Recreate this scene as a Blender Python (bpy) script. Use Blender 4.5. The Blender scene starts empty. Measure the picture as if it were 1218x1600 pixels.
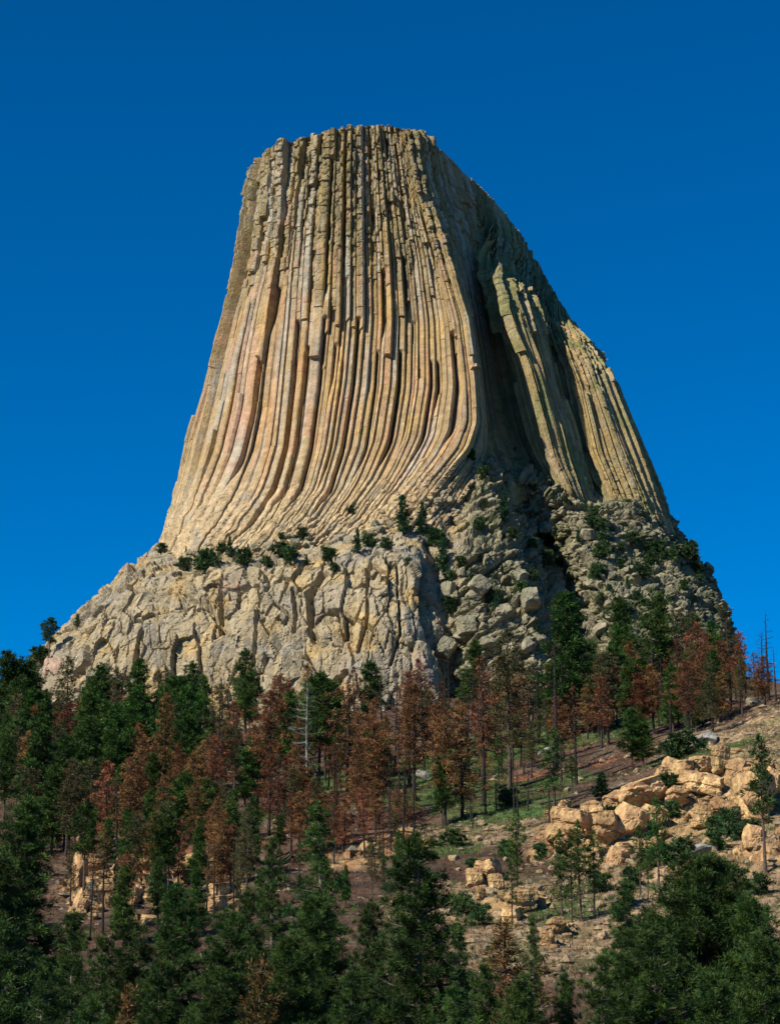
import bpy, math, random
import numpy as np
from mathutils import Vector

# ------------------------------------------------------------------ camera, sky, sun, exposure
PITCH = math.atan(800 / 3243.0)
FPX = 3243.0
SUN_AZ, SUN_EL = math.radians(53), math.radians(38)      # azimuth left of the direction behind the camera
SUN_STRENGTH, SKY_STRENGTH, EXPOSURE = 5.0, 0.097, 0.42

scene = bpy.context.scene
COL = scene.collection
cam_data = bpy.data.cameras.new("camera")
cam = bpy.data.objects.new("camera", cam_data)
COL.objects.link(cam)
cam.location = (0, 0, 0)
cam.rotation_euler = (math.radians(90) + PITCH, 0, 0)
cam_data.sensor_fit = 'HORIZONTAL'
cam_data.sensor_width = 36
cam_data.lens = 36 * FPX / 1218.0
cam_data.clip_start = 0.5
cam_data.clip_end = 40000
scene.camera = cam

world = bpy.data.worlds.new("World")
scene.world = world
world.use_nodes = True
wn, wl = world.node_tree.nodes, world.node_tree.links
wn.clear()
w_out = wn.new('ShaderNodeOutputWorld')
w_bg = wn.new('ShaderNodeBackground')
w_sky = wn.new('ShaderNodeTexSky')
w_sky.sky_type = 'NISHITA'
w_sky.sun_disc = False
w_sky.sun_elevation = SUN_EL
w_sky.sun_rotation = math.pi + SUN_AZ
w_sky.altitude = 1500
w_sky.air_density = 0.75
w_sky.dust_density = 0.0
w_sky.ozone_density = 6.0
w_bg.inputs['Strength'].default_value = SKY_STRENGTH
w_hs = wn.new('ShaderNodeHueSaturation')
w_hs.inputs['Saturation'].default_value = 1.5
w_hs.inputs['Hue'].default_value = 0.499
wl.new(w_sky.outputs[0], w_hs.inputs['Color'])
wl.new(w_hs.outputs[0], w_bg.inputs['Color'])
wl.new(w_bg.outputs[0], w_out.inputs['Surface'])

SUNV = Vector((-math.sin(SUN_AZ) * math.cos(SUN_EL), -math.cos(SUN_AZ) * math.cos(SUN_EL), math.sin(SUN_EL)))
sun_data = bpy.data.lights.new("sun", 'SUN')
sun_data.energy = SUN_STRENGTH
sun_data.angle = math.radians(0.5)
sun_data.color = (1.0, 0.93, 0.80)
sun = bpy.data.objects.new("sun", sun_data)
sun.rotation_euler = SUNV.to_track_quat('Z', 'Y').to_euler()
sun.location = (-200, -100, 400)
COL.objects.link(sun)

scene.view_settings.view_transform = 'Standard'
scene.view_settings.look = 'None'
scene.view_settings.gamma = 1
scene.view_settings.exposure = EXPOSURE
scene.cycles.max_bounces = 5
scene.cycles.diffuse_bounces = 1

# ------------------------------------------------------------------ numeric helpers
RNG = np.random.default_rng(7)
CA, SA = math.cos(PITCH), math.sin(PITCH)

def ray(px, py):
    u = (np.asarray(px, float) - 609) / FPX
    v = (800 - np.asarray(py, float)) / FPX
    return np.stack([u, CA - v * SA, SA + v * CA], -1)

def P(px, py, D):
    """world point seen at photo pixel (px, py) at ground distance D"""
    r = ray(px, py)
    return r * (np.asarray(D, float) / r[..., 1])[..., None]

def project(p):
    f = p[..., 1] * CA + p[..., 2] * SA
    v = (-p[..., 1] * SA + p[..., 2] * CA) / f
    return 609 + FPX * p[..., 0] / f, 800 - FPX * v

def hsh(ix, iy, iz, seed):
    M = np.uint32
    h = (ix.astype(np.int64) & 0xffffffff).astype(M) * M(374761393)
    h = h + (iy.astype(np.int64) & 0xffffffff).astype(M) * M(668265263)
    h = h + (iz.astype(np.int64) & 0xffffffff).astype(M) * M(2246822519) + M((seed * 3266489917) & 0xffffffff)
    h = (h ^ (h >> M(13))) * M(1274126177)
    h = (h ^ (h >> M(16))) * M(2654435761)
    h = h ^ (h >> M(15))
    return (h & M(0xffffff)).astype(np.float32) / np.float32(0x1000000)

def vnoise(p, seed=0):
    """value noise in [-1, 1]"""
    p = np.asarray(p, np.float32)
    i = np.floor(p).astype(np.int32)
    f = p - i
    f = f * f * (3 - 2 * f)
    out = 0
    for dx in (0, 1):
        wx = f[..., 0] if dx else 1 - f[..., 0]
        for dy in (0, 1):
            wy = f[..., 1] if dy else 1 - f[..., 1]
            for dz in (0, 1):
                wz = f[..., 2] if dz else 1 - f[..., 2]
                out = out + wx * wy * wz * hsh(i[..., 0] + dx, i[..., 1] + dy, i[..., 2] + dz, seed)
    return out * 2 - 1

def fbm(p, oct=4, seed=0, gain=0.5):
    a, s, o = 1.0, 0.0, 0
    q = np.asarray(p, np.float32)
    for k in range(oct):
        o = o + a * vnoise(q, seed + k)
        s += a
        a *= gain
        q = q * 2.03 + 17.3
    return o / s

def worley(p, seed=0, jit=0.9):
    """F1, F2, cell random value, offset from the cell's own point"""
    p = np.asarray(p, np.float32)
    i = np.floor(p).astype(np.int32)
    F1 = np.full(p.shape[:-1], 9., np.float32); F2 = F1.copy()
    cid = np.zeros_like(F1); off = np.zeros_like(p)
    for dx in (-1, 0, 1):
        for dy in (-1, 0, 1):
            for dz in (-1, 0, 1):
                cx, cy, cz = i[..., 0] + dx, i[..., 1] + dy, i[..., 2] + dz
                c = np.stack([cx + .5 + jit * (hsh(cx, cy, cz, seed) - .5),
                              cy + .5 + jit * (hsh(cx, cy, cz, seed + 11) - .5),
                              cz + .5 + jit * (hsh(cx, cy, cz, seed + 23) - .5)], -1)
                d = p - c
                r = np.sqrt((d * d).sum(-1))
                n = r < F1
                F2 = np.where(n, F1, np.minimum(F2, r))
                F1 = np.where(n, r, F1)
                cid = np.where(n, hsh(cx, cy, cz, seed + 37), cid)
                off = np.where(n[..., None], d, off)
    return F1, F2, cid, off

def sstep(a, b, x):
    t = np.clip((x - a) / (b - a), 0, 1)
    return t * t * (3 - 2 * t)

def blocks(p, size, seed, amp, tilt, crack, cw=0.08, warp=0.10):
    """faceted block relief: every cell gets its own step, its own tilted face and a crack around it"""
    q = p / np.asarray(size, np.float32)
    q = q + warp * np.stack([vnoise(q * 1.7, seed + 5), vnoise(q * 1.7, seed + 6), vnoise(q * 1.7, seed + 7)], -1)
    F1, F2, cid, off = worley(q, seed)
    tv = np.stack([np.sin(cid * 91.7), np.sin(cid * 57.3 + 1), np.sin(cid * 33.1 + 2)], -1)
    d = amp * (cid * 2 - 1) + tilt * (off * tv).sum(-1)
    d = d + (0.35 * amp) * (1 - F1 * F1 * 1.5)
    e = F2 - F1
    d = d - crack * (1 - sstep(0, cw * 2.5, e))
    return d, cid, e

def mix(a, b, t):
    t = np.asarray(t)[..., None]
    return np.asarray(a) * (1 - t) + np.asarray(b) * t

# ------------------------------------------------------------------ scene helpers
def mesh_from(name, V, F, mat, tint=None, smooth=False):
    V = np.ascontiguousarray(V, np.float32).reshape(-1, 3)
    F = np.ascontiguousarray(F, np.int32)
    me = bpy.data.meshes.new(name)
    me.vertices.add(len(V)); me.vertices.foreach_set('co', V.ravel())
    me.loops.add(F.size); me.loops.foreach_set('vertex_index', F.ravel())
    me.polygons.add(len(F)); me.polygons.foreach_set('loop_start', np.arange(len(F), dtype=np.int32) * F.shape[1])
    me.update(calc_edges=True)
    me.polygons.foreach_set('use_smooth', np.full(len(F), smooth))
    if tint is not None:
        a = me.color_attributes.new('tint', 'FLOAT_COLOR', 'POINT')
        c = np.ones((len(V), 4), np.float32); c[:, :3] = np.asarray(tint, np.float32).reshape(-1, 3)
        a.data.foreach_set('color', c.ravel())
    me.materials.append(mat)
    return me

def obj(name, me, parent=None):
    o = bpy.data.objects.new(name, me)
    COL.objects.link(o)
    if parent: o.parent = parent
    return o

def tag(o, label=None, cat=None, group=None, kind=None):
    if label: o['label'] = label
    if cat: o['category'] = cat
    if group: o['group'] = group
    if kind: o['kind'] = kind
    return o

def grid_faces(n, m, flip=False, base=0):
    i = np.arange(n - 1)[:, None] * m + np.arange(m - 1)[None, :] + base
    f = np.stack([i, i + 1, i + m + 1, i + m], -1).reshape(-1, 4)
    return f[:, ::-1] if flip else f

# ------------------------------------------------------------------ materials
def material(name, rough=0.9, noise=((0.6, 0.25),), bump=0.4, bumpscale=1.2, spec=0.15, objrand=0.0, hue=0.0, translucent=0.0, bdist=0.3):
    m = bpy.data.materials.new(name)
    m.use_nodes = True
    n, l = m.node_tree.nodes, m.node_tree.links
    b = n['Principled BSDF']
    b.inputs['Roughness'].default_value = rough
    b.inputs['Specular IOR Level'].default_value = spec
    at = n.new('ShaderNodeAttribute'); at.attribute_name = 'tint'
    col = at.outputs['Color']
    geo = n.new('ShaderNodeTexCoord')
    for sc_, am in noise:
        t = n.new('ShaderNodeTexNoise'); t.inputs['Scale'].default_value = sc_; t.inputs['Detail'].default_value = 6
        l.new(geo.outputs['Object'], t.inputs['Vector'])
        r = n.new('ShaderNodeMapRange')
        r.inputs['From Min'].default_value = 0.3; r.inputs['From Max'].default_value = 0.7
        r.inputs['To Min'].default_value = 1 - am; r.inputs['To Max'].default_value = 1 + am
        l.new(t.outputs['Fac'], r.inputs['Value'])
        v = n.new('ShaderNodeVectorMath'); v.operation = 'SCALE'
        l.new(col, v.inputs[0]); l.new(r.outputs[0], v.inputs['Scale'])
        col = v.outputs[0]
    if objrand or hue:
        oi = n.new('ShaderNodeObjectInfo')
        hs = n.new('ShaderNodeHueSaturation')
        r = n.new('ShaderNodeMapRange'); r.inputs['To Min'].default_value = 1 - objrand; r.inputs['To Max'].default_value = 1 + objrand
        l.new(oi.outputs['Random'], r.inputs['Value']); l.new(r.outputs[0], hs.inputs['Value'])
        mm = n.new('ShaderNodeMath'); mm.operation = 'MULTIPLY'; mm.inputs[1].default_value = 7.31
        fr = n.new('ShaderNodeMath'); fr.operation = 'FRACT'
        r2 = n.new('ShaderNodeMapRange'); r2.inputs['To Min'].default_value = .5 - hue; r2.inputs['To Max'].default_value = .5 + hue
        l.new(oi.outputs['Random'], mm.inputs[0]); l.new(mm.outputs[0], fr.inputs[0]); l.new(fr.outputs[0], r2.inputs['Value'])
        l.new(r2.outputs[0], hs.inputs['Hue'])
        l.new(col, hs.inputs['Color'])
        col = hs.outputs[0]
    l.new(col, b.inputs['Base Color'])
    if bump:
        t = n.new('ShaderNodeTexNoise'); t.inputs['Scale'].default_value = bumpscale; t.inputs['Detail'].default_value = 8
        t.inputs['Roughness'].default_value = 0.65
        l.new(geo.outputs['Object'], t.inputs['Vector'])
        bp = n.new('ShaderNodeBump'); bp.inputs['Strength'].default_value = bump; bp.inputs['Distance'].default_value = bdist
        l.new(t.outputs['Fac'], bp.inputs['Height']); l.new(bp.outputs[0], b.inputs['Normal'])
    if translucent:
        tr = n.new('ShaderNodeBsdfTranslucent'); l.new(col, tr.inputs['Color'])
        mx = n.new('ShaderNodeMixShader'); mx.inputs[0].default_value = translucent
        l.new(b.outputs[0], mx.inputs[1]); l.new(tr.outputs[0], mx.inputs[2])
        l.new(mx.outputs[0], n['Material Output'].inputs['Surface'])
    return m

M_ROCK = material('phonolite rock', noise=((0.35, .22), (1.5, .18)), bump=0.9, bumpscale=0.9, bdist=0.8)
M_SAND = material('sandstone', noise=((0.5, .25), (2.5, .25)), bump=1.0, bumpscale=1.5, bdist=0.6, objrand=.22)
M_GROUND = material('hillside ground', noise=((0.25, .25), (1.3, .35)), bump=0.9, bumpscale=1.3, bdist=0.5)
M_NEEDLE = material('green needles', rough=.6, spec=.2, noise=(), bump=0, objrand=.28, hue=.015, translucent=.12)
M_RUST = material('scorched needles', rough=.9, noise=(), bump=0, objrand=.35, hue=.022, translucent=.15)
M_BARK = material('pine bark', noise=((3., .4),), bump=0, objrand=.2)
M_GRASS = material('grass', rough=.8, noise=(), bump=0, translucent=.2)

# ------------------------------------------------------------------ terrain
ctrl = []
def cp(px, py, D): ctrl.append(P(px, py, D))
for px, rows in {
    -160: [(1170, 560), (1255, 430), (1350, 320), (1500, 210), (1600, 150)],
    0:    [(1165, 560), (1250, 430), (1350, 320), (1500, 210), (1600, 150)],
    150:  [(1160, 600), (1235, 450), (1330, 335), (1450, 240), (1600, 150)],
    300:  [(1150, 640), (1215, 480), (1290, 360), (1400, 262), (1590, 160)],
    450:  [(1140, 660), (1205, 460), (1280, 350), (1390, 262), (1590, 160)],
    609:  [(1125, 680), (1190, 450), (1290, 330), (1400, 250), (1580, 165)],
    760:  [(1105, 690), (1180, 450), (1255, 350), (1400, 240), (1560, 170)],
    900:  [(1085, 690), (1160, 450), (1230, 355), (1330, 280), (1480, 205), (1600, 150)],
    1040: [(1065, 640), (1110, 480), (1170, 380), (1195, 340), (1330, 262), (1480, 205)],
    1218: [(1085, 430), (1097, 365), (1200, 300), (1330, 240), (1480, 190), (1600, 155)],
    1400: [(1085, 430), (1095, 365), (1200, 300), (1330, 240), (1480, 190)],
}.items():
    for py, D in rows: cp(px, py, D)
for x in (-300, -150, -40, 60, 170, 330):
    for D, z in ((0, -1.7), (60, -11), (95, -11)):
        ctrl.append(np.array([x * (1 if D else .7), D, z], float))
for px, py, D in ((-100, 1190, 800), (200, 1170, 850), (609, 1100, 850), (1000, 1060, 800), (1218, 1090, 560), (1218, 1110, 700),
                  (1400, 1120, 700), (1150, 1075, 850), (1350, 1130, 900), (-200, 1200, 700)):
    cp(px, py, D)
ctrl = np.array(ctrl)
def _tps(r2): return 0.5 * r2 * np.log(r2 + 1e-9)
_c = ctrl[:, :2] / 100.0
_d2 = ((_c[:, None] - _c[None]) ** 2).sum(-1)
_N = len(_c)
_A = np.zeros((_N + 3, _N + 3)); _A[:_N, :_N] = _tps(_d2) + 0.02 * np.eye(_N)
_A[:_N, _N] = 1; _A[:_N, _N + 1:] = _c; _A[_N, :_N] = 1; _A[_N + 1:, :_N] = _c.T
_w = np.linalg.solve(_A, np.r_[ctrl[:, 2], 0, 0, 0])

def base_z(x, y):
    x = np.asarray(x, float); y = np.asarray(y, float)
    xc = np.where(np.abs(x) > 200, np.sign(x) * (200 + 60 * np.tanh((np.abs(x) - 200) / 60)), x)
    yc = np.clip(y, 0, 900)
    q = np.stack([xc, yc], -1) / 100.0
    z = np.zeros(x.shape)
    for k in range(_N):
        z += _w[k] * _tps((q[..., 0] - _c[k, 0]) ** 2 + (q[..., 1] - _c[k, 1]) ** 2)
    z += _w[_N] + _w[_N + 1] * q[..., 0] + _w[_N + 2] * q[..., 1]
    far = np.maximum(0, y - 900) + np.maximum(0, np.abs(x) - 260) + np.maximum(0, -y)
    k = np.exp(-far / 500.0)
    return z * k + (1 - k) * (-30)

def blob(x, y, items):
    """soft patches on the ground, items = (px, py, half width m, half depth m)"""
    o = np.zeros(np.shape(x))
    for (bx, by, rx, ry) in items:
        o = np.maximum(o, 1 - np.sqrt(((x - bx) / rx) ** 2 + ((y - by) / ry) ** 2))
    return np.clip(o, 0, 1)

def march(px, py, zf=None, d0=60, d1=1000, step=1.0):
    zf = zf or ground_z
    r = ray(px, py)
    D = np.arange(d0, d1, step)
    p = r[None] * (D / r[1])[:, None]
    z = zf(p[:, 0], p[:, 1])
    hit = np.nonzero(p[:, 2] < z)[0]
    k = hit[0] if len(hit) else len(D) - 1
    return np.array([p[k, 0], p[k, 1], z[k]])

def patches(lst):
    out = []
    for px, py, rx, ry in lst:
        q = march(px, py, base_z)
        out.append((q[0], q[1], rx, ry))
    return out
ROCKY = patches([(1110, 1240, 17, 26), (960, 1290, 16, 22), (880, 1330, 7, 12), (765, 1375, 4, 8), (190, 1390, 12, 16),
                 (810, 1410, 6, 8), (560, 1350, 8, 14), (1150, 1330, 16, 20), (320, 1370, 8, 12)])
GRASSY = patches([(650, 1205, 24, 36), (690, 1250, 17, 28), (560, 1215, 20, 30), (440, 1275, 15, 22), (850, 1160, 26, 50), (760, 1180, 20, 40),
                  (1010, 1130, 20, 40), (1080, 1185, 8, 12), (780, 1270, 12, 20), (330, 1300, 7, 9), (830, 1240, 14, 16), (690, 1330, 7, 10),
                  (875, 1420, 6, 8), (1130, 1170, 6, 8)])
SCREE = patches([(1150, 1400, 26, 50), (1180, 1150, 20, 30), (900, 1480, 14, 30), (1000, 1360, 14, 26), (840, 1500, 10, 26), (1080, 1300, 20, 30),
                 (1218, 1250, 20, 40), (700, 1310, 18, 16), (760, 1400, 16, 20)])
REDSOIL = patches([(900, 1210, 14, 14), (820, 1225, 12, 14), (250, 1310, 14, 16), (350, 1330, 12, 14), (570, 1320, 12, 14)])

SCREE_ALL = SCREE + [(130, 250, 110, 190), (75, 200, 40, 90)]

def ground_z(x, y, parts=False):
    x = np.asarray(x, float); y = np.asarray(y, float)
    z = base_z(x, y)
    near = np.exp(-np.maximum(0, np.hypot(x, y - 300) - 420) / 300.0)
    q = np.stack([x, y, 0 * x], -1)
    z = z + (1.6 * fbm(q / 34, 3, 3) + .6 * fbm(q / 5, 3, 9) + .22 * fbm(q / 1.3, 2, 19)) * sstep(20, 120, y) * near
    rk = blob(x, y, ROCKY)
    q3 = np.stack([x, y, z], -1)
    d, cid, e = blocks(q3, (4.2, 4.2, 2.2), 41, 1.1, 1.0, .5)
    z = z + sstep(0.05, .5, rk) * (d + 1.2 * np.abs(fbm(q / 9, 2, 77)))
    far = 1 - near
    z = z + far * 22 * fbm(q / 700, 3, 5)
    return (z, rk, cid, e) if parts else z

def axis(core0, core1, step, ends):
    a = list(np.arange(core0, core1, step))
    s = step; v = core1
    while v < ends[1]: a.append(v); s *= 1.12; v += s
    a.append(ends[1])
    s = step; v = core0 - step; pre = []
    while v > ends[0]: pre.append(v); s *= 1.12; v -= s
    pre.append(ends[0])
    return np.array(pre[::-1] + a)

def build_ground():
    xs = axis(-110, 110, .5, (-9000, 9000))
    ys = axis(90, 480, .75, (-3000, 15000))
    X, Y = np.meshgrid(xs, ys)
    Z, rk, cid, e = ground_z(X, Y, True)
    q = np.stack([X, Y, 0 * X], -1)
    n1 = fbm(q / 14, 4, 21); n2 = fbm(q / 3, 3, 22)
    litter = mix([.105, .058, .035], [.06, .042, .03], sstep(-.3, .4, n2))
    c = mix(litter, [.16, .125, .08], sstep(.0, .5, fbm(q / 9, 3, 61)) * .6)
    s = sstep(.0, .35, blob(X, Y, SCREE_ALL) + .15 * n1)
    scree = mix([.37, .25, .14], [.24, .165, .10], sstep(-.5, .3, n2))
    scree = mix(scree, [.11, .12, .045], sstep(.05, .4, fbm(q / 6, 3, 51)) * .6)
    c = mix(c, scree, s)
    c = mix(c, [.20, .085, .045], sstep(.1, .5, blob(X, Y, REDSOIL) + .2 * n1))
    g = sstep(.08, .4, blob(X, Y, GRASSY) + .22 * n1 + .12 * n2)
    c = mix(c, mix([.055, .105, .03], [.095, .12, .045], sstep(-.4, .4, n2)), g)
    sand = mix([.50, .33, .15], [.36, .22, .10], sstep(.2, .8, cid))
    sand = mix(sand, [.30, .15, .07], sstep(.1, .5, n2))
    gy = np.gradient(Z, axis=0) / np.gradient(Y, axis=0)
    c = mix(c, sand, np.clip(sstep(.12, .4, rk) * sstep(.15, .6, gy + .25 * n2), 0, 1))
    c = c * (0.8 + 0.4 * hsh(np.floor(X * 2).astype(int), np.floor(Y * 1.4).astype(int), np.zeros(X.shape, int), 3))[..., None]
    far = 1 - np.exp(-np.maximum(0, np.hypot(X, Y - 300) - 600) / 500.0)
    c = mix(c, [.05, .07, .03], far)
    V = np.stack([X, Y, Z], -1)
    o = obj('hillside_ground', mesh_from('hillside_ground', V, grid_faces(len(ys), len(xs)), M_GROUND, c))
    tag(o, kind='structure')
build_ground()

# ------------------------------------------------------------------ rock sheets (tower)
def lines_to_grid(lines, nt=240):
    """each line: list of (px, py, D) from top to foot; resampled by photo height fraction -> (L, nt, 3)"""
    out = []
    for ln in lines:
        a = np.array(ln, float)
        pts = P(a[:, 0], a[:, 1], a[:, 2])
        py = a[:, 1]
        t = np.r_[0, np.cumsum(np.maximum(np.abs(np.diff(py)), 1))]; t /= t[-1]
        tt = np.linspace(0, 1, nt)
        out.append(np.stack([np.interp(tt, t, pts[:, k]) for k in range(3)], -1))
    G = np.array(out)
    k = np.array([1, 2, 3, 4, 5, 4, 3, 2, 1], float); k /= k.sum()
    Gp = np.pad(G, ((0, 0), (4, 4), (0, 0)), mode='edge')
    S = sum(k[i] * Gp[:, i:i + nt] for i in range(9))
    w = np.minimum(1, np.minimum(np.arange(nt), nt - 1 - np.arange(nt)) / 5.0)[None, :, None]
    return G * (1 - w) + S * w

def sample_sheet(G, sk, s, t, soft=2.2):
    """smooth evaluation: s along the lines (metres), t in 0..1"""
    nt = G.shape[1]
    taps = [(-1.5, .12), (-.75, .22), (0, .32), (.75, .22), (1.5, .12)]
    R = 0
    ti = t * (nt - 1); t0 = np.clip(np.floor(ti).astype(int), 0, nt - 2); tf = ti - t0
    for o, w in taps:
        ss = np.clip(s + o * soft, sk[0], sk[-1])
        j = np.clip(np.searchsorted(sk, ss, side='right') - 1, 0, len(sk) - 2)
        f = (ss - sk[j]) / (sk[j + 1] - sk[j])
        A = G[j][:, t0] if False else None
        g0 = G[j]; g1 = G[j + 1]
        L = g0 * (1 - f)[:, None, None] + g1 * f[:, None, None]
        R = R + w * (L[:, t0] * (1 - tf)[None, :, None] + L[:, t0 + 1] * tf[None, :, None])
    return R   # (ns, nt2, 3)

def normals_of(V):
    a = np.gradient(V, axis=0); b = np.gradient(V, axis=1)
    n = np.cross(a, b)
    n /= np.linalg.norm(n, axis=-1, keepdims=True) + 1e-9
    if (n[..., 1].mean()) > 0: n = -n
    return n

TOWER = obj('rock_tower', None)
TOWER.location = (0, 0, 0)
tag(TOWER, 'huge flat-topped tower of tall tan stone columns flaring out onto a pale cracked cliff base', 'rock tower')

SH = [
 # left rear, left edge, then across the front to the arete, the shaded recess, the two right buttresses, right edge, right rear
 [(432,219,945),(405,330,950),(375,500,950),(345,650,950),(318,760,948),(275,850,948)],
 [(396,262,915),(384,310,915),(372,390,915),(352,500,912),(334,590,912),(312,690,908),(290,770,904),(262,850,902)],
 [(388,256,900),(373,322,900),(360,400,899),(344,480,897),(329,550,896),(316,615,894),(292,690,890),(270,780,884),(246,856,880)],
 [(402,236,880),(395,320,881),(385,400,879),(366,480,876),(352,560,873),(343,620,868),(325,700,858),(300,775,846),(262,862,832)],
 [(427,217,868),(427,320,869),(416,400,867),(403,480,864),(394,560,860),(386,640,852),(368,710,840),(335,780,826),(285,866,808)],
 [(475,208,860),(462,320,860),(456,400,858),(451,500,854),(443,600,848),(433,700,836),(415,760,824),(380,815,812),(330,868,800)],
 [(515,203,855),(508,320,855),(503,400,853),(498,500,849),(488,600,842),(475,700,829),(458,765,817),(425,815,807),(382,864,796)],
 [(560,196,852),(560,320,852),(560,400,850),(560,500,846),(552,600,838),(536,700,824),(515,765,813),(480,812,804),(440,856,794)],
 [(590,193,850),(598,320,850),(604,400,848),(607,500,844),(602,600,836),(588,690,822),(562,755,812),(528,800,804),(492,842,795)],
 [(615,196,848),(632,320,848),(645,400,846),(655,500,842),(655,600,834),(642,680,821),(615,740,811),(582,782,805),(548,822,796),(512,850,791)],
 [(628,199,847),(648,300,846),(676,400,844),(694,500,839),(700,600,831),(690,670,820),(668,712,812),(640,750,805),(602,798,796),(566,843,788)],
 [(640,200,848),(655,290,846),(690,400,842),(722,500,836),(736,600,828),(740,660,820),(728,700,813),(705,728,807),(668,775,797),(622,836,785)],
 [(664,208,860),(668,290,862),(702,400,862),(734,500,858),(749,600,852),(755,660,846),(758,700,838),(750,735,824),(730,775,806),(688,832,789)],
 [(690,228,880),(712,320,884),(738,420,884),(755,520,880),(768,610,874),(782,680,866),(800,720,858),(815,748,850)],
 [(738,270,902),(755,360,904),(768,450,898),(782,540,892),(800,620,886),(820,690,878),(842,735,868),(858,762,860)],
 [(775,305,920),(778,352,914),(770,394,896),(773,432,863),(788,476,854),(800,515,851),(824,572,848),(844,646,846),(861,712,845),(888,765,843)],
 [(812,352,936),(812,396,922),(802,430,892),(810,466,864),(824,510,857),(845,580,855),(866,650,853),(884,710,852),(908,775,848)],
 [(848,410,944),(845,450,930),(842,490,900),(857,535,892),(877,630,887),(902,687,882),(935,775,868)],
 [(872,452,926),(868,480,905),(868,503,888),(885,550,874),(904,600,866),(926,705,859),(968,800,853)],
 [(892,485,908),(898,505,896),(912,530,884),(930,580,869),(948,632,865),(984,725,860),(1015,808,856)],
 [(905,503,910),(920,525,898),(938,560,887),(955,600,879),(975,650,876),(1003,715,872),(1042,812,869)],
 [(903,506,940),(920,530,930),(936,563,920),(960,605,915),(982,658,912),(1008,715,910),(1034,768,905),(1052,826,900)],
 [(900,510,975),(915,540,970),(945,610,970),(985,690,965),(1015,760,960),(1040,835,955)],
]
for _l in SH:
    (ax, ay, aD), (bx, by, bD) = _l[-2:]
    k = 30.0 / max(8, by - ay)
    _l.append((bx + (bx - ax) * min(k, .9), by + 30, bD + 3))
SG = lines_to_grid(SH)
mid = SG[:, 120]
SK = np.r_[0, np.cumsum(np.maximum(2.0, np.linalg.norm(np.diff(mid, axis=0), axis=1)))]

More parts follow.
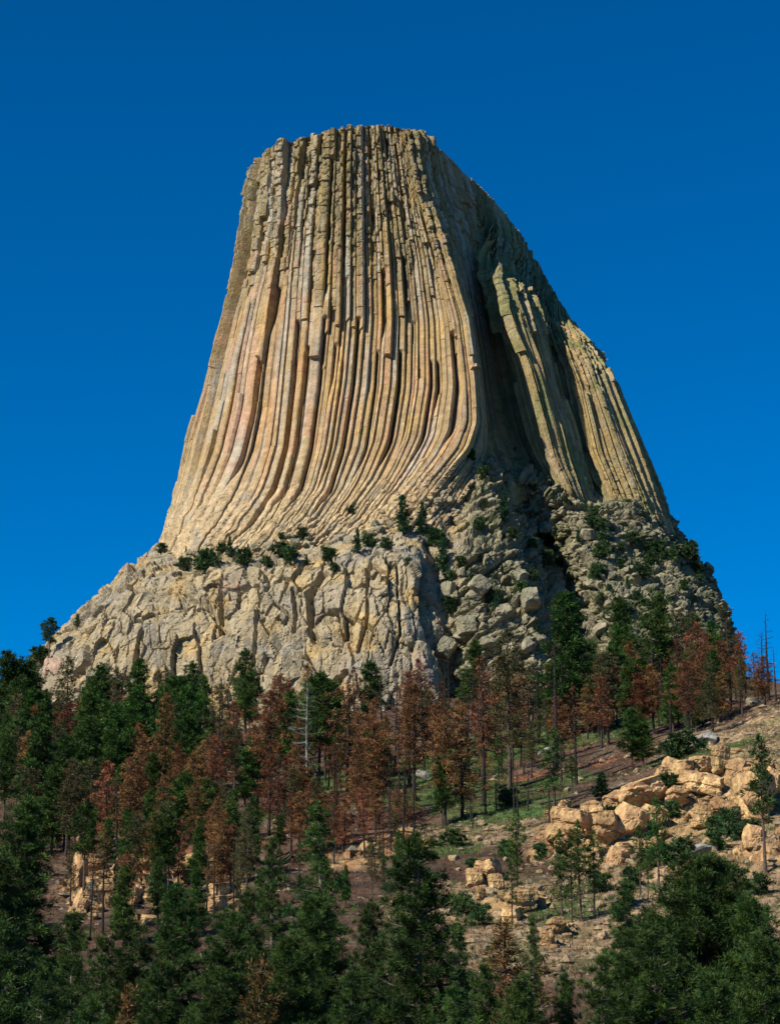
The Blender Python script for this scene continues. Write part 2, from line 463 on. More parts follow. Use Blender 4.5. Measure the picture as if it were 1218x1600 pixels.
def build_shaft():
    rng = np.random.default_rng(12)
    # column edges
    edges = [0.0]
    while edges[-1] < SK[-1]:
        edges.append(edges[-1] + rng.choice([2.6, 3.4, 4.2, 5.0, 6.2], p=[.22, .30, .26, .13, .09]) * rng.uniform(.88, 1.12) * (.92 if edges[-1] > SK[4] else 1.15) * (1.9 if SK[11] < edges[-1] < SK[14] else .62 if SK[14] <= edges[-1] < SK[17] else .8 if edges[-1] >= SK[17] else 1.0) * (.68 if SK[8] < edges[-1] < SK[12] else .85))
    edges = np.array(edges); edges *= SK[-1] / edges[-1]
    nc = len(edges) - 1
    uu = np.array([-.985, -.88, -.76, -.62, -.2, .2, .62, .76, .88, .985])
    s = np.concatenate([(edges[i] + edges[i + 1]) / 2 + uu * (edges[i + 1] - edges[i]) / 2 for i in range(nc)])
    ci = np.repeat(np.arange(nc), len(uu)); U = np.tile(uu, nc); W = np.diff(edges)[ci]
    NT = 900
    t = np.linspace(0, 1, NT)
    V = sample_sheet(SG, SK, s, t, 1.6)
    N = normals_of(sample_sheet(SG, SK, s, t, 3.0))
    px, py = project(V)
    ns = len(s)
    # columnwise wobble of the edge lines so that columns taper and merge
    zz = V[..., 2]
    T = np.broadcast_to(t[None], (ns, NT))
    # facet profile
    tiltc = rng.uniform(-.2, .5, nc)[ci][:, None]; depth = rng.choice([.22, .45, .8, 1.35], nc, p=[.22, .28, .28, .22])[ci][:, None] * rng.uniform(.8, 1.2, nc)[ci][:, None] * (.6 + .12 * W[:, None])
    au = np.abs(U)[:, None]
    hexp = -depth * np.clip((au - .62) / .38, 0, 1) * 1.6 + tiltc * U[:, None] * .8
    groove_w = (au > .95) * rng.choice([.05, .3, 1.2], nc, p=[.45, .3, .25])[ci][:, None]
    # column setbacks
    off0 = rng.normal(0, .6, nc)
    big = np.interp(np.arange(nc), np.arange(0, nc + 4, 3), rng.normal(0, 1.1, len(np.arange(0, nc + 4, 3))))
    off = np.zeros((nc, NT)); seg = np.zeros((nc, NT)); segid = np.zeros((nc, NT))
    pcy = py[len(uu) // 2::len(uu)]; pcx = px[len(uu) // 2::len(uu)]
    for i in range(nc):
        o = np.full(NT, off0[i] + big[i])
        y = pcy[i]
        # upper part stands proud and breaks off as hanging ends
        x5 = pcx[i][np.argmin(np.abs(y - 500))]
        yb = rng.uniform(300, 600) if rng.random() < .62 else None
        if yb: o += np.where(y < yb, rng.uniform(.9, 2.6), 0)
        if rng.random() < .4:
            yb2 = rng.uniform(230, 380); o += np.where(y < yb2, rng.uniform(-1.8, 1.2), 0)
        # stubs rising from the foot
        if rng.random() < .22:
            yb3 = rng.uniform(560, 720); o += np.where(y > yb3, rng.uniform(.8, 2.0), 0)
        for _b in range(2):
            if rng.random() < .5: o += np.where(y < rng.uniform(250, 700), rng.uniform(-.7, .9), 0)
        # the flare smooths the steps out
        fl = sstep(660, 800, y) * (1 if i > 6 else .5)
        o = o * (1 - .65 * fl)
        off[i] = o
        # cross joints
        zc = V[i * len(uu) + 5, :, 2]
        z = zc.max() + 3; cuts = []
        while z > zc.min():
            up = (z > 300)
            z -= rng.uniform(2.2, 7.0) if up else rng.uniform(5, 22) if z > 212 else rng.uniform(1.5, 6); cuts.append(z)
        k = np.searchsorted(-np.array(cuts), -zc)
        vals = rng.normal(0, 1, len(cuts) + 2)
        seg[i] = vals[k]
        segid[i] = rng.random(len(cuts) + 2)[k]
    rough = 1 - sstep(300, 520, py - 110 * sstep(840, 900, px) - 60 * sstep(740, 780, px))
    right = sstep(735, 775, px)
    D = hexp * (1 - .35 * sstep(720, 850, py)) * (1 + .8 * right + 1.2 * right * (1 - sstep(850, 880, px))) + off[ci] * (1 + .35 * right) + seg[ci] * (.10 + .42 * rough + .5 * sstep(720, 800, py + .35 * (px - 640)) * (px > 480) * (px < 770)) * (1 + .3 * right) - groove_w * 1.3
    # deep shaded grooves seen in the photo: (x at y 500 ..)
    sl = s[:, None]
    def s_at(pxx, pyy):
        j = np.argmin(np.abs(px - pxx) + np.abs(py - pyy)); return s[j // NT], j % NT
    def carve(pts, w, dep, side=0):
        nonlocal D
        s0 = []; ys = [q[1] for q in pts]
        for q in pts: s0.append(s_at(*q)[0])
        c = edges[np.argmin(np.abs(edges - np.median(s0)))]
        y0, y1 = min(ys), max(ys)
        m = sstep(y0 - 3, y0 + 3, py) * (1 - sstep(y1 - 50, y1 + 10, py))
        x = sl - c
        D = D - 1.25 * dep * m * np.where(x >= -.05, np.clip(1.15 - x / (w * 1.7), 0, 1), 0)
    carve([(470, 540), (460, 700), (430, 800)], 1.2, 2.6); carve([(540, 440), (530, 640), (500, 770)], 1.1, 2.4); carve([(655, 560), (658, 660), (640, 720)], 1.0, 2.2); carve([(672, 560), (676, 650)], 1.0, 2.2)
    carve([(420, 330), (408, 470), (395, 560)], 1.2, 2.2); carve([(365, 470), (352, 600), (335, 740), (300, 810)], 1.5, 2.8); carve([(660, 330), (675, 430)], 1.3, 2.4)
    carve([(452, 245), (448, 330), (443, 420)], 1.7, 3.0)
    carve([(425, 445), (420, 470), (412, 520)], 2.0, 2.8)
    carve([(518, 250), (514, 330), (512, 400), (504, 480)], 1.8, 3.4)
    carve([(388, 325), (378, 380), (366, 420)], 1.7, 2.6)
    carve([(605, 215), (600, 260)], 2.0, 3.0)
    carve([(590, 420), (596, 460), (592, 540)], 2.2, 3.4)
    carve([(620, 545), (617, 600), (609, 672), (590, 730)], 1.5, 2.8)
    carve([(452, 500), (438, 623), (428, 736), (402, 795), (375, 832)], 1.6, 3.4)
    carve([(498, 500), (482, 648), (466, 761), (440, 800)], 1.6, 3.2)
    carve([(560, 500), (545, 623), (530, 722), (505, 776), (471, 815)], 1.5, 3.0)
    carve([(519, 540), (516, 630)], 1.3, 2.6)
    carve([(405, 560), (397, 640), (385, 700), (370, 760)], 2.0, 4.0)
    carve([(338, 590), (330, 640), (318, 720), (308, 760)], 1.8, 3.4)
    carve([(587, 545), (575, 672), (556, 750)], 1.4, 2.6)
    carve([(640, 500), (644, 560), (640, 640), (620, 700)], 1.3, 2.2)
    carve([(686, 520), (700, 560), (712, 640), (690, 694)], 2.0, 4.2)
    carve([(672, 300), (690, 370), (700, 420)], 1.5, 2.4)
    carve([(630, 400), (633, 460), (628, 500)], 1.5, 2.6)
    carve([(575, 330), (572, 365)], 1.8, 2.4)
    carve([(545, 240), (540, 300), (538, 420)], 1.2, 1.4)
    carve([(478, 240), (470, 300), (466, 420)], 1.2, 1.6)
    # weathered lumps at the top and everywhere a little
    Vf = V.astype(np.float32)
    d1, id1, e1 = blocks(Vf, (3.0, 3.4, 4.6), 5, .75, .8, .7)
    D = D + (rough * (.55 + .2 * right * sstep(0, .12, T))) * d1
    d3, id3, e3 = blocks(Vf, (2.2, 2.2, 3.0), 15, .5, .8, .4)
    flare = sstep(690, 800, py - .12 * (px - 300) * 0)
    D = D + (.45 + .7 * sstep(540, 700, px) * (px < 770)) * d3 * sstep(700, 830, py + .2 * np.clip(px - 600, 0, 200))
    n1 = fbm(Vf / np.array([2.2, 2.2, 7.], np.float32), 3, 30)
    D = D + n1 * (.10 + .45 * rough)
    D = D + 1.6 * fbm(Vf / 6, 2, 35) * sstep(690, 840, py) * (1 - .5 * right)
    D = D * sstep(0, .004, T) * .9 + D * .1
    D = D - 3.0 * (1 - sstep(SK[4], SK[6], sl)) * (1 - sstep(.25, .6, T))
    sr = sstep(SK[12], SK[14], sl)
    D = D * (1 - sr * .8 * (1 - sstep(.02, .16, T)))
    V = V - sr[..., None] * ((1 - sstep(0, .3, T)) * 2.0)[..., None] * np.array([.9, 0, .5])
    V2 = V + N * D[..., None]
    # ragged top
    topz = -np.abs(rng.normal(0, .7, nc))[ci][:, None] * np.exp(-T * 30)
    V2[..., 2] += topz + .8 * fbm(Vf / 2.5, 2, 33) * np.exp(-T * 40)
    # ---- colours
    segt = segid[ci]
    ctint = rng.random(nc)[ci][:, None]
    n_l = fbm(Vf / np.array([5, 5, 16], np.float32), 4, 40)
    n_s = fbm(Vf / np.array([1.6, 1.6, 9], np.float32), 3, 44)
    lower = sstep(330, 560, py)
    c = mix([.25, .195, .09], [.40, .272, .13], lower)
    c = mix(c, [.40, .235, .135], sstep(.5, .95, ctint) * (.15 + .38 * lower))           # pinkish columns
    c = mix(c, [.47, .32, .11], sstep(.05, .45, -n_l + .15 * (ctint - .5)) * .55)       # ochre lichen
    c = mix(c, [.30, .265, .19], sstep(.12, .5, n_s) * .5)                               # grey weathering
    n_v = fbm(np.stack([sl * np.ones_like(zz) / 2.4, 0 * zz, zz / 45], -1), 3, 49)
    c = mix(c, [.36, .335, .28], sstep(.05, .4, n_v) * .65)
    c = mix(c, [.20, .175, .12], sstep(.12, .45, -n_v) * .5)
    c = mix(c, [.47, .25, .10], sstep(.2, .5, np.roll(n_v, 37, 0)) * .45 * lower)
    c = mix(c, [.33, .16, .11], sstep(.72, .95, segt) * .4 * (1 - .4 * rough))         # rusty joints
    c = mix(c, [.455, .345, .195], sstep(690, 810, py) * .75 * (px < 770))                # pale flare
    c = mix(c, [.28, .26, .22], sstep(.1, .5, fbm(Vf / 6, 3, 47)) * sstep(700, 800, py) * .5)
    c = mix(c, [.215, .20, .08], right * (.35 + .6 * sstep(-.1, .4, n_l)))                      # olive lichen to the right, colour also darkened to deepen that face's shade
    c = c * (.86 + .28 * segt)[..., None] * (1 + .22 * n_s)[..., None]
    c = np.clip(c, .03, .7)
    F = grid_faces(ns, NT, flip=True)
    # summit cap: ruled from the front rim back to a rear rim
    rim = V2[:, 0]
    M = 14
    f = np.linspace(0, 1, M)[None, :, None]
    back = P(np.interp(s, [0, SK[3], SK[11], SK[-3], SK[-1]], [440, 450, 640, 880, 896]), np.interp(s, [0, SK[3], SK[11], SK[-3], SK[-1]], [224, 222, 212, 500, 512]), 975)
    cap = rim[:, None] * (1 - f) + back[:, None] * f
    cap[..., 2] += -2.0 * np.sin(f[..., 0] * 3.14) - 1.0 * (f[..., 0] > 0)
    cc = np.broadcast_to(np.array([.24, .21, .12]), cap.shape) * 1.0
    F2 = grid_faces(ns, M, base=ns * NT)
    # rear wall
    b0 = cap[:, -1]; foot = np.stack([np.interp(s, [0, SK[-1]], [P(300, 850, 948)[0], P(1040, 835, 955)[0]]), 1010 + 0 * s, 160 + 0 * s], -1)
    K = 30; f = np.linspace(0, 1, K)[None, :, None]
    rear = b0[:, None] * (1 - f) + foot[:, None] * f
    rear[..., 1] += np.sin(f[..., 0] * 3.14) * -6 + hexp * 1.2
    F3 = grid_faces(ns, K, base=ns * NT + ns * M)
    cr = np.broadcast_to(np.array([.30, .24, .14]), rear.shape)
    VV = np.concatenate([V2.reshape(-1, 3), cap.reshape(-1, 3), rear.reshape(-1, 3)])
    CC = np.concatenate([c.reshape(-1, 3), cc.reshape(-1, 3), cr.reshape(-1, 3)])
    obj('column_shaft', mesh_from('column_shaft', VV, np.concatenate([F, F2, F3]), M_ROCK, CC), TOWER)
    return V2[::3, ::3].reshape(-1, 3)
SHAFT_PTS = build_shaft()

LM = [
 [(75,1060,900),(60,1050,860),(47,1062,812),(42,1078,803),(40,1095,798),(36,1120,795),(20,1220,785)],
 [(130,1010,900),(128,985,860),(112,984,818),(103,1004,797),(92,1050,782),(85,1100,777),(75,1210,765)],
 [(200,930,900),(200,905,860),(188,905,824),(178,928,797),(165,1000,774),(156,1110,767),(150,1210,755)],
 [(262,880,900),(262,858,862),(238,862,835),(226,888,798),(226,985,770),(232,1115,762),(230,1210,750)],
 [(345,850,870),(345,856,835),(330,862,815),(326,886,787),(330,990,764),(335,1120,757),(335,1210,745)],
 [(435,840,860),(435,850,820),(430,868,795),(430,887,773),(430,990,756),(430,1125,750),(430,1210,740)],
 [(515,810,850),(513,828,812),(515,860,787),(520,884,766),(520,990,751),(520,1125,745),(520,1210,735)],
 [(590,785,850),(590,812,806),(597,846,782),(603,872,761),(602,990,747),(602,1125,742),(602,1210,732)],
 [(636,765,850),(636,822,798),(640,842,779),(648,864,762),(655,980,749),(676,1110,744),(680,1210,734)],
 [(668,745,850),(660,825,800),(662,842,790),(672,872,784),(692,980,772),(708,1110,765),(710,1210,750)],
 [(702,720,850),(694,825,803),(712,838,788),(735,860,776),(752,980,760),(765,1110,747),(770,1210,735)],
 [(742,685,860),(742,752,818),(765,785,800),(795,845,785),(828,965,763),(842,1080,747),(845,1180,735)],
 [(772,690,880),(765,722,836),(790,780,818),(822,845,800),(862,945,775),(875,1070,752),(880,1180,740)],
 [(805,700,890),(790,735,862),(815,785,850),(862,850,832),(902,945,795),(905,1060,762),(905,1170,750)],
 [(852,740,890),(862,758,850),(886,803,833),(908,860,815),(950,950,786),(955,1050,763),(955,1170,750)],
 [(930,770,900),(928,792,854),(945,828,840),(972,870,830),(1010,945,797),(1012,1040,768),(1012,1160,750)],
 [(1008,780,910),(1005,805,858),(1022,836,848),(1042,870,850),(1066,930,815),(1080,1030,780),(1082,1150,760)],
 [(1045,810,930),(1046,828,885),(1066,856,874),(1084,888,876),(1112,935,842),(1134,1010,805),(1150,1140,780)],
 [(1050,820,945),(1056,832,935),(1078,864,930),(1094,888,925),(1118,918,905),(1133,950,885),(1175,1120,850)],
 [(1040,840,1000),(1050,845,990),(1070,872,990),(1088,900,985),(1108,930,980),(1125,970,975),(1150,1120,960)],
]
for _k, _l in enumerate(LM):
    if 2 < _k < 18: _l[1] = (_l[1][0], _l[1][1] - 16, _l[1][2] - 2)
LM[11][4:6] = [(828,965,758),(842,1080,742)]
LM[12][2:5] = [(786,780,832),(826,845,838),(866,945,812)]
LM[9][2:5] = [(662,820,790),(672,872,778),(692,980,765)]
LM[10][3:5] = [(735,860,772),(752,980,756)]
LM[13][2:5] = [(815,785,858),(862,850,860),(904,945,836)]
LM[12][1] = (765,722,828); LM[13][1] = (790,735,846); LM[14][1] = (862,756,846)
for _k in (0, 1, 2): LM[_k] = [(a - 20 + 5 * _k, b, c) for a, b, c in LM[_k]]
LM[14][2:4] = [(888,803,838),(912,860,822)]
LG = lines_to_grid(LM)
lmid = LG[:, 120]
LK = np.r_[0, np.cumsum(np.maximum(3.0, np.linalg.norm(np.diff(lmid, axis=0), axis=1)))]

def build_cliff():
    ns, NT = 1150, 620
    s = np.linspace(0, LK[-1], ns); t = np.linspace(0, 1, NT)
    V = sample_sheet(LG, LK, s, t, 2.5)
    N = normals_of(sample_sheet(LG, LK, s, t, 6.0))
    px, py = project(V)
    Vf = V.astype(np.float32)
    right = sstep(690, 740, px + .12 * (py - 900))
    bench = sstep(0, 1, (885 - py) / 14.0) * (px > 215) * (px < 660)
    crk = sstep(-.25, .35, fbm(Vf / 11, 2, 129))
    dA, idA, eA = blocks(Vf, (8.0, 9.0, 24.), 101, 1.3, 2.2, 0, .03, .05)
    dA = dA - 2.6 * crk * (1 - sstep(0, .09, eA)) 
    dB, idB, eB = blocks(Vf, (3.6, 4.0, 9.0), 120, .6, 1.1, 0, .04, .05)
    dB = dB - 1.1 * (1 - crk) * (1 - sstep(0, .12, eB)) * (idB > .35)
    dE, idE, eE = blocks(Vf, (1.9, 1.9, 3.4), 125, .34, .75, .3, .05, .04)
    mB = sstep(-.25, .3, fbm(Vf / 14, 2, 127))
    # vertical ribs of broken columns on the left cliff
    qr = Vf[..., 0] / 5.0 + .25 * Vf[..., 2] / 12 + .8 * fbm(Vf / 20, 2, 131)
    rb = vnoise(np.stack([qr, 0 * qr, Vf[..., 2] / 40], -1), 130)
    DL = dA * (1 - .6 * bench) + dB * (.25 + .9 * mB) + dE * .4 + .9 * (np.abs(rb) ** .6 - .5) * (1 - .7 * bench)
    # tumbled slabs and boulders to the right: long axes lean down to the right below the arete
    sl_ = np.stack([(Vf[..., 0] * .8 + Vf[..., 2] * .6), Vf[..., 1], (-Vf[..., 0] * .6 + Vf[..., 2] * .8)], -1)
    slab = 1 - sstep(800, 930, px + (py - 850) * .3)
    dC, idC, eC = blocks(np.where(slab[..., None] > .5, sl_, Vf), (12., 7.0, 3.6), 140, 1.5, 2.6, 1.6, .05, .06)
    dD, idD, eD = blocks(np.where(slab[..., None] > .5, sl_, Vf), (5.0, 3.4, 2.4), 150, .7, 1.4, .8, .06, .06)
    far = sstep(930, 1000, px)
    DR = dC * (1 - .55 * far) + dD * (.8 + .3 * far) + dE * .7 + 3.5 * fbm(Vf / 14, 2, 160)
    D = DL * (1 - right) + DR * right + (.14 + .16 * right) * fbm(Vf / 1.8, 3, 170)
    # named cracks of the pale cliff
    def crack(pts, w, dep):
        nonlocal D
        a = np.array(pts, float)
        best = np.full(px.shape, 1e9)
        for k in range(len(a) - 1):
            d = a[k + 1] - a[k]; L2 = (d ** 2).sum()
            h = np.clip(((px - a[k, 0]) * d[0] + (py - a[k, 1]) * d[1]) / L2, 0, 1)
            best = np.minimum(best, np.hypot(px - a[k, 0] - h * d[0], py - a[k, 1] - h * d[1]))
        D = D - dep * np.clip(1.5 * (1 - best / w), 0, 1)
    crack([(505, 895), (484, 930), (486, 985), (492, 1000)], 7, 5)
    crack([(458, 925), (462, 960), (458, 985)], 4, 3)
    crack([(125, 1045), (138, 1035), (135, 1015)], 7, 5)
    crack([(350, 900), (345, 990)], 4, 3)
    crack([(528, 1060), (522, 1070), (540, 1052)], 6, 4)
    crack([(290, 930), (330, 955), (350, 990)], 4, 3)
    crack([(660, 880), (662, 960), (690, 1050)], 6, 5)
    crack([(572, 890), (575, 960), (560, 1020)], 3, 2.4)
    crack([(620, 880), (625, 990), (610, 1040)], 3, 2.4)
    crack([(215, 880), (205, 910), (165, 945)], 4, 2.4)
    crack([(410, 890), (402, 960), (395, 1040)], 3, 2.4)
    V2 = V + N * D[..., None]
    n1 = fbm(Vf / 9, 4, 180); n2 = fbm(Vf / 2.5, 3, 190)
    cid = np.where(right > .5, idC * .6 + idD * .4, idA * .6 + idB * .4)
    c = mix([.37, .295, .175], [.30, .25, .165], sstep(.2, .8, cid))
    c = mix(c, [.47, .31, .115], sstep(.08, .5, n1) * .6)
    c = mix(c, [.27, .245, .205], sstep(.05, .45, -n1 + .2 * n2) * .6)
    c = mix(c, [.42, .26, .18], sstep(.82, .97, cid) * .6)
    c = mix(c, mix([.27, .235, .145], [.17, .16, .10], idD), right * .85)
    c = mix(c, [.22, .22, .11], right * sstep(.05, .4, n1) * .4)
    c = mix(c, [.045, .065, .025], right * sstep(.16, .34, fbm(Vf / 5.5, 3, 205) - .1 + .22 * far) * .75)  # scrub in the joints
    c = mix(c, [.055, .075, .03], bench * sstep(.12, .4, fbm(Vf / 5, 3, 207)) * .6)
    e = np.where(right > .5, eC, eA)
    c = c * (.9 + .2 * idB)[..., None] * (1 + .22 * n2)[..., None]
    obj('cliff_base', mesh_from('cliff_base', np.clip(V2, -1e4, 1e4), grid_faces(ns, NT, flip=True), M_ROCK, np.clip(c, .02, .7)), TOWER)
    return V2[::2, ::2].reshape(-1, 3)
CLIFF_PTS = build_cliff()

ROCKPTS = np.concatenate([CLIFF_PTS, SHAFT_PTS])
RPX, RPY = project(ROCKPTS)
def on_rock(px, py, r=4.0):
    m = (np.abs(RPX - px) < r) & (np.abs(RPY - py) < r)
    if not m.any(): return on_rock(px, py, r * 1.8)
    q = ROCKPTS[m]
    return q[np.argmin(q[:, 1] + 0)].copy()

# ------------------------------------------------------------------ trees and shrubs
def unit(v): return v / (np.linalg.norm(v, axis=-1, keepdims=True) + 1e-9)

def sticks(segs, sides=5):
    """segs: list of (p0, p1, r0, r1) -> vertices, quads"""
    A = np.array([q[0] for q in segs], float); B = np.array([q[1] for q in segs], float)
    r0 = np.array([q[2] for q in segs]); r1 = np.array([q[3] for q in segs])
    d = unit(B - A); ref = np.where(np.abs(d[:, 2:3]) > .9, [[1., 0, 0]], [[0, 0, 1.]])
    u = unit(np.cross(d, ref)); v = np.cross(d, u)
    a = np.arange(sides) * 2 * math.pi / sides
    ring = u[:, None] * np.cos(a)[None, :, None] + v[:, None] * np.sin(a)[None, :, None]
    V = np.concatenate([A[:, None] + ring * r0[:, None, None], B[:, None] + ring * r1[:, None, None]], 1)
    i = np.arange(sides); j = (i + 1) % sides
    f = np.stack([i, j, j + sides, i + sides], -1)
    F = (np.arange(len(A)) * 2 * sides)[:, None, None] + f[None]
    return V.reshape(-1, 3), F.reshape(-1, 4)

def needle_clumps(C, R, n, ln, wd, rng, updir=.5, outv=None):
    """bursts of needle blades round every clump centre"""
    m = len(C)
    d = rng.normal(0, 1, (m, n, 3)); d[..., 2] = d[..., 2] * .8 + updir
    if outv is not None: d += outv[:, None] * .9
    d = unit(d)
    st = C[:, None] + d * (R[:, None] * rng.uniform(0, .75, (m, n)))[..., None]
    L = (ln * rng.uniform(.6, 1.25, (m, n)) * (R[:, None] / R.mean()) ** .5)[..., None]
    w = unit(np.cross(d, unit(rng.normal(0, 1, (m, n, 3))))) * wd * rng.uniform(.6, 1.3, (m, n, 1))
    Q = np.stack([st - w * .35, st + d * L * .55 - w, st + d * L, st + d * L * .5 + w], 2)
    return Q.reshape(-1, 3), np.arange(m * n * 4).reshape(-1, 4)

def make_tree(seed, H=16., R=2.6, crown0=.25, shape='cone', nb=70, clump=.55, cl_n=16, ln=.5, wd=.1, dens=1.0,
              colA=(.035, .085, .022), colB=(.07, .13, .035), trunkr=.2, gap=.25, droop=.1, trunkcol=(.09, .06, .045), lean=.02, foliage=True, twig=False):
    rng = np.random.default_rng(seed)
    K = 9
    zs = np.linspace(0, H, K)
    bx = np.cumsum(rng.normal(0, lean * H / K, K)); by = np.cumsum(rng.normal(0, lean * H / K, K))
    bx -= bx[0]; by -= by[0]
    axis_ = lambda z: np.array([np.interp(z, zs, bx), np.interp(z, zs, by), z])
    segs = []
    tr = lambda z: trunkr * (1 - z / H) ** .8 + .02
    for k in range(K - 1):
        segs.append((axis_(zs[k]) - [0, 0, .8 if k == 0 else 0], axis_(zs[k + 1]), tr(zs[k]) * (1.25 if k == 0 else 1), tr(zs[k + 1])))
    tips = []; outs = []; rad = []; limbs = []
    bias = rng.uniform(0, 6.28)
    for b in range(nb):
        f = (b + rng.random()) / nb
        z = H * (crown0 + (1 - crown0) * f ** .92) * .985
        g = (z / H - crown0) / (1 - crown0)
        if shape == 'cone': prof = (1 - g) ** .75 * (.55 + .45 * min(1, g / .12)) + .06
        elif shape == 'round': prof = math.sqrt(max(0, 1 - (1.75 * (g - .42)) ** 2 * (1 if g > .42 else 1.1))) * .95 + .1
        elif shape == 'dome': prof = (1 - g) ** .6 * (.7 + .3 * min(1, g / .1)) + .05
        elif shape == 'column': prof = (min(1, g / .15) * .4 + .6) * (1 - g ** 3) * .8 + .1
        else: prof = (.35 + .65 * min(1, g / .5)) * (1 - max(0, g - .6) / .45) ** .6
        a = b * 2.39996 + rng.normal(0, .4)
        L = R * prof * rng.uniform(.55, 1.12) * (1 + .22 * math.cos(a - bias))
        if rng.random() < gap: L *= rng.uniform(.2, .6)
        up = .55 * g - droop - .15 + rng.normal(0, .12)
        d = np.array([math.cos(a), math.sin(a), up])
        p0 = axis_(z); p1 = p0 + d * L * .6; p2 = p0 + d * L + np.array([0, 0, .12 * L])
        r = .012 * L + .018
        limbs.append((p0, p1, r * 1.7, r)); limbs.append((p1, p2, r, r * .35))
        if twig:
            for k in range(4):
                t = rng.uniform(.3, 1); q = p0 + (p2 - p0) * t
                dd = unit(d + rng.normal(0, .6, 3) + [0, 0, .25]) * L * rng.uniform(.2, .5)
                limbs.append((q, q + dd, r * .6, r * .25))
                for _ in range(2):
                    q2 = q + dd * rng.uniform(.3, 1); limbs.append((q2, q2 + unit(dd + rng.normal(0, .5, 3)) * L * .2, r * .35, r * .15))
        nclump = max(1, int(dens * (1.2 + L / clump * 1.5)))
        for k in range(nclump):
            t = 1 - rng.random() ** 1.4 * .75
            q = p0 + (p2 - p0) * t + rng.normal(0, .26 * clump + .10 * L * t, 3) * [1, 1, .55]
            tips.append(q); outs.append(unit(d)); rad.append(clump * rng.uniform(.6, 1.25) * (.75 + .4 * (1 - g)))
    for k in range(int(3 * dens) + 1):
        tips.append(axis_(H * (1 - .02 * k)) + [0, 0, 0]); outs.append(np.array([0, 0, 1.])); rad.append(clump * .55)
    tv, tf = sticks(segs, 7)
    lv, lf = sticks(limbs, 4 if not twig else 3)
    if lf.shape[1] != 4: lf = np.concatenate([lf, lf[:, -1:]], 1)
    out = {}
    tc = np.array(trunkcol) * rng.uniform(.8, 1.2, (len(tv) // 7, 1)).repeat(7, 0)
    out['trunk'] = (np.concatenate([tv, lv]), np.concatenate([tf, lf + len(tv)]),
                    np.concatenate([tc, np.tile(np.array(trunkcol) * .8, (len(lv), 1))]))
    if foliage:
        C = np.array(tips); Rr = np.array(rad); O = np.array(outs)
        V, F = needle_clumps(C, Rr, cl_n, ln, wd, rng, outv=O)
        per = cl_n * 4
        t = rng.random((len(C), 1)); col = np.array(colA) * (1 - t) + np.array(colB) * t
        col = col * rng.uniform(.6, 1.4, (len(C), 1))
        col = col[:, None] * rng.uniform(.8, 1.25, (len(C), cl_n, 1))
        out['crown'] = (V, F, np.repeat(col.reshape(-1, 3), 4, 0))
    return out

class Proto:
    def __init__(s, name, leafmat, **kw):
        s.H = kw.get('H', 16.)
        d = make_tree(**kw)
        s.parts = [(k, mesh_from(name + '_' + k, v, f, leafmat if k == 'crown' else M_BARK, c)) for k, (v, f, c) in d.items()]
        s.name = name

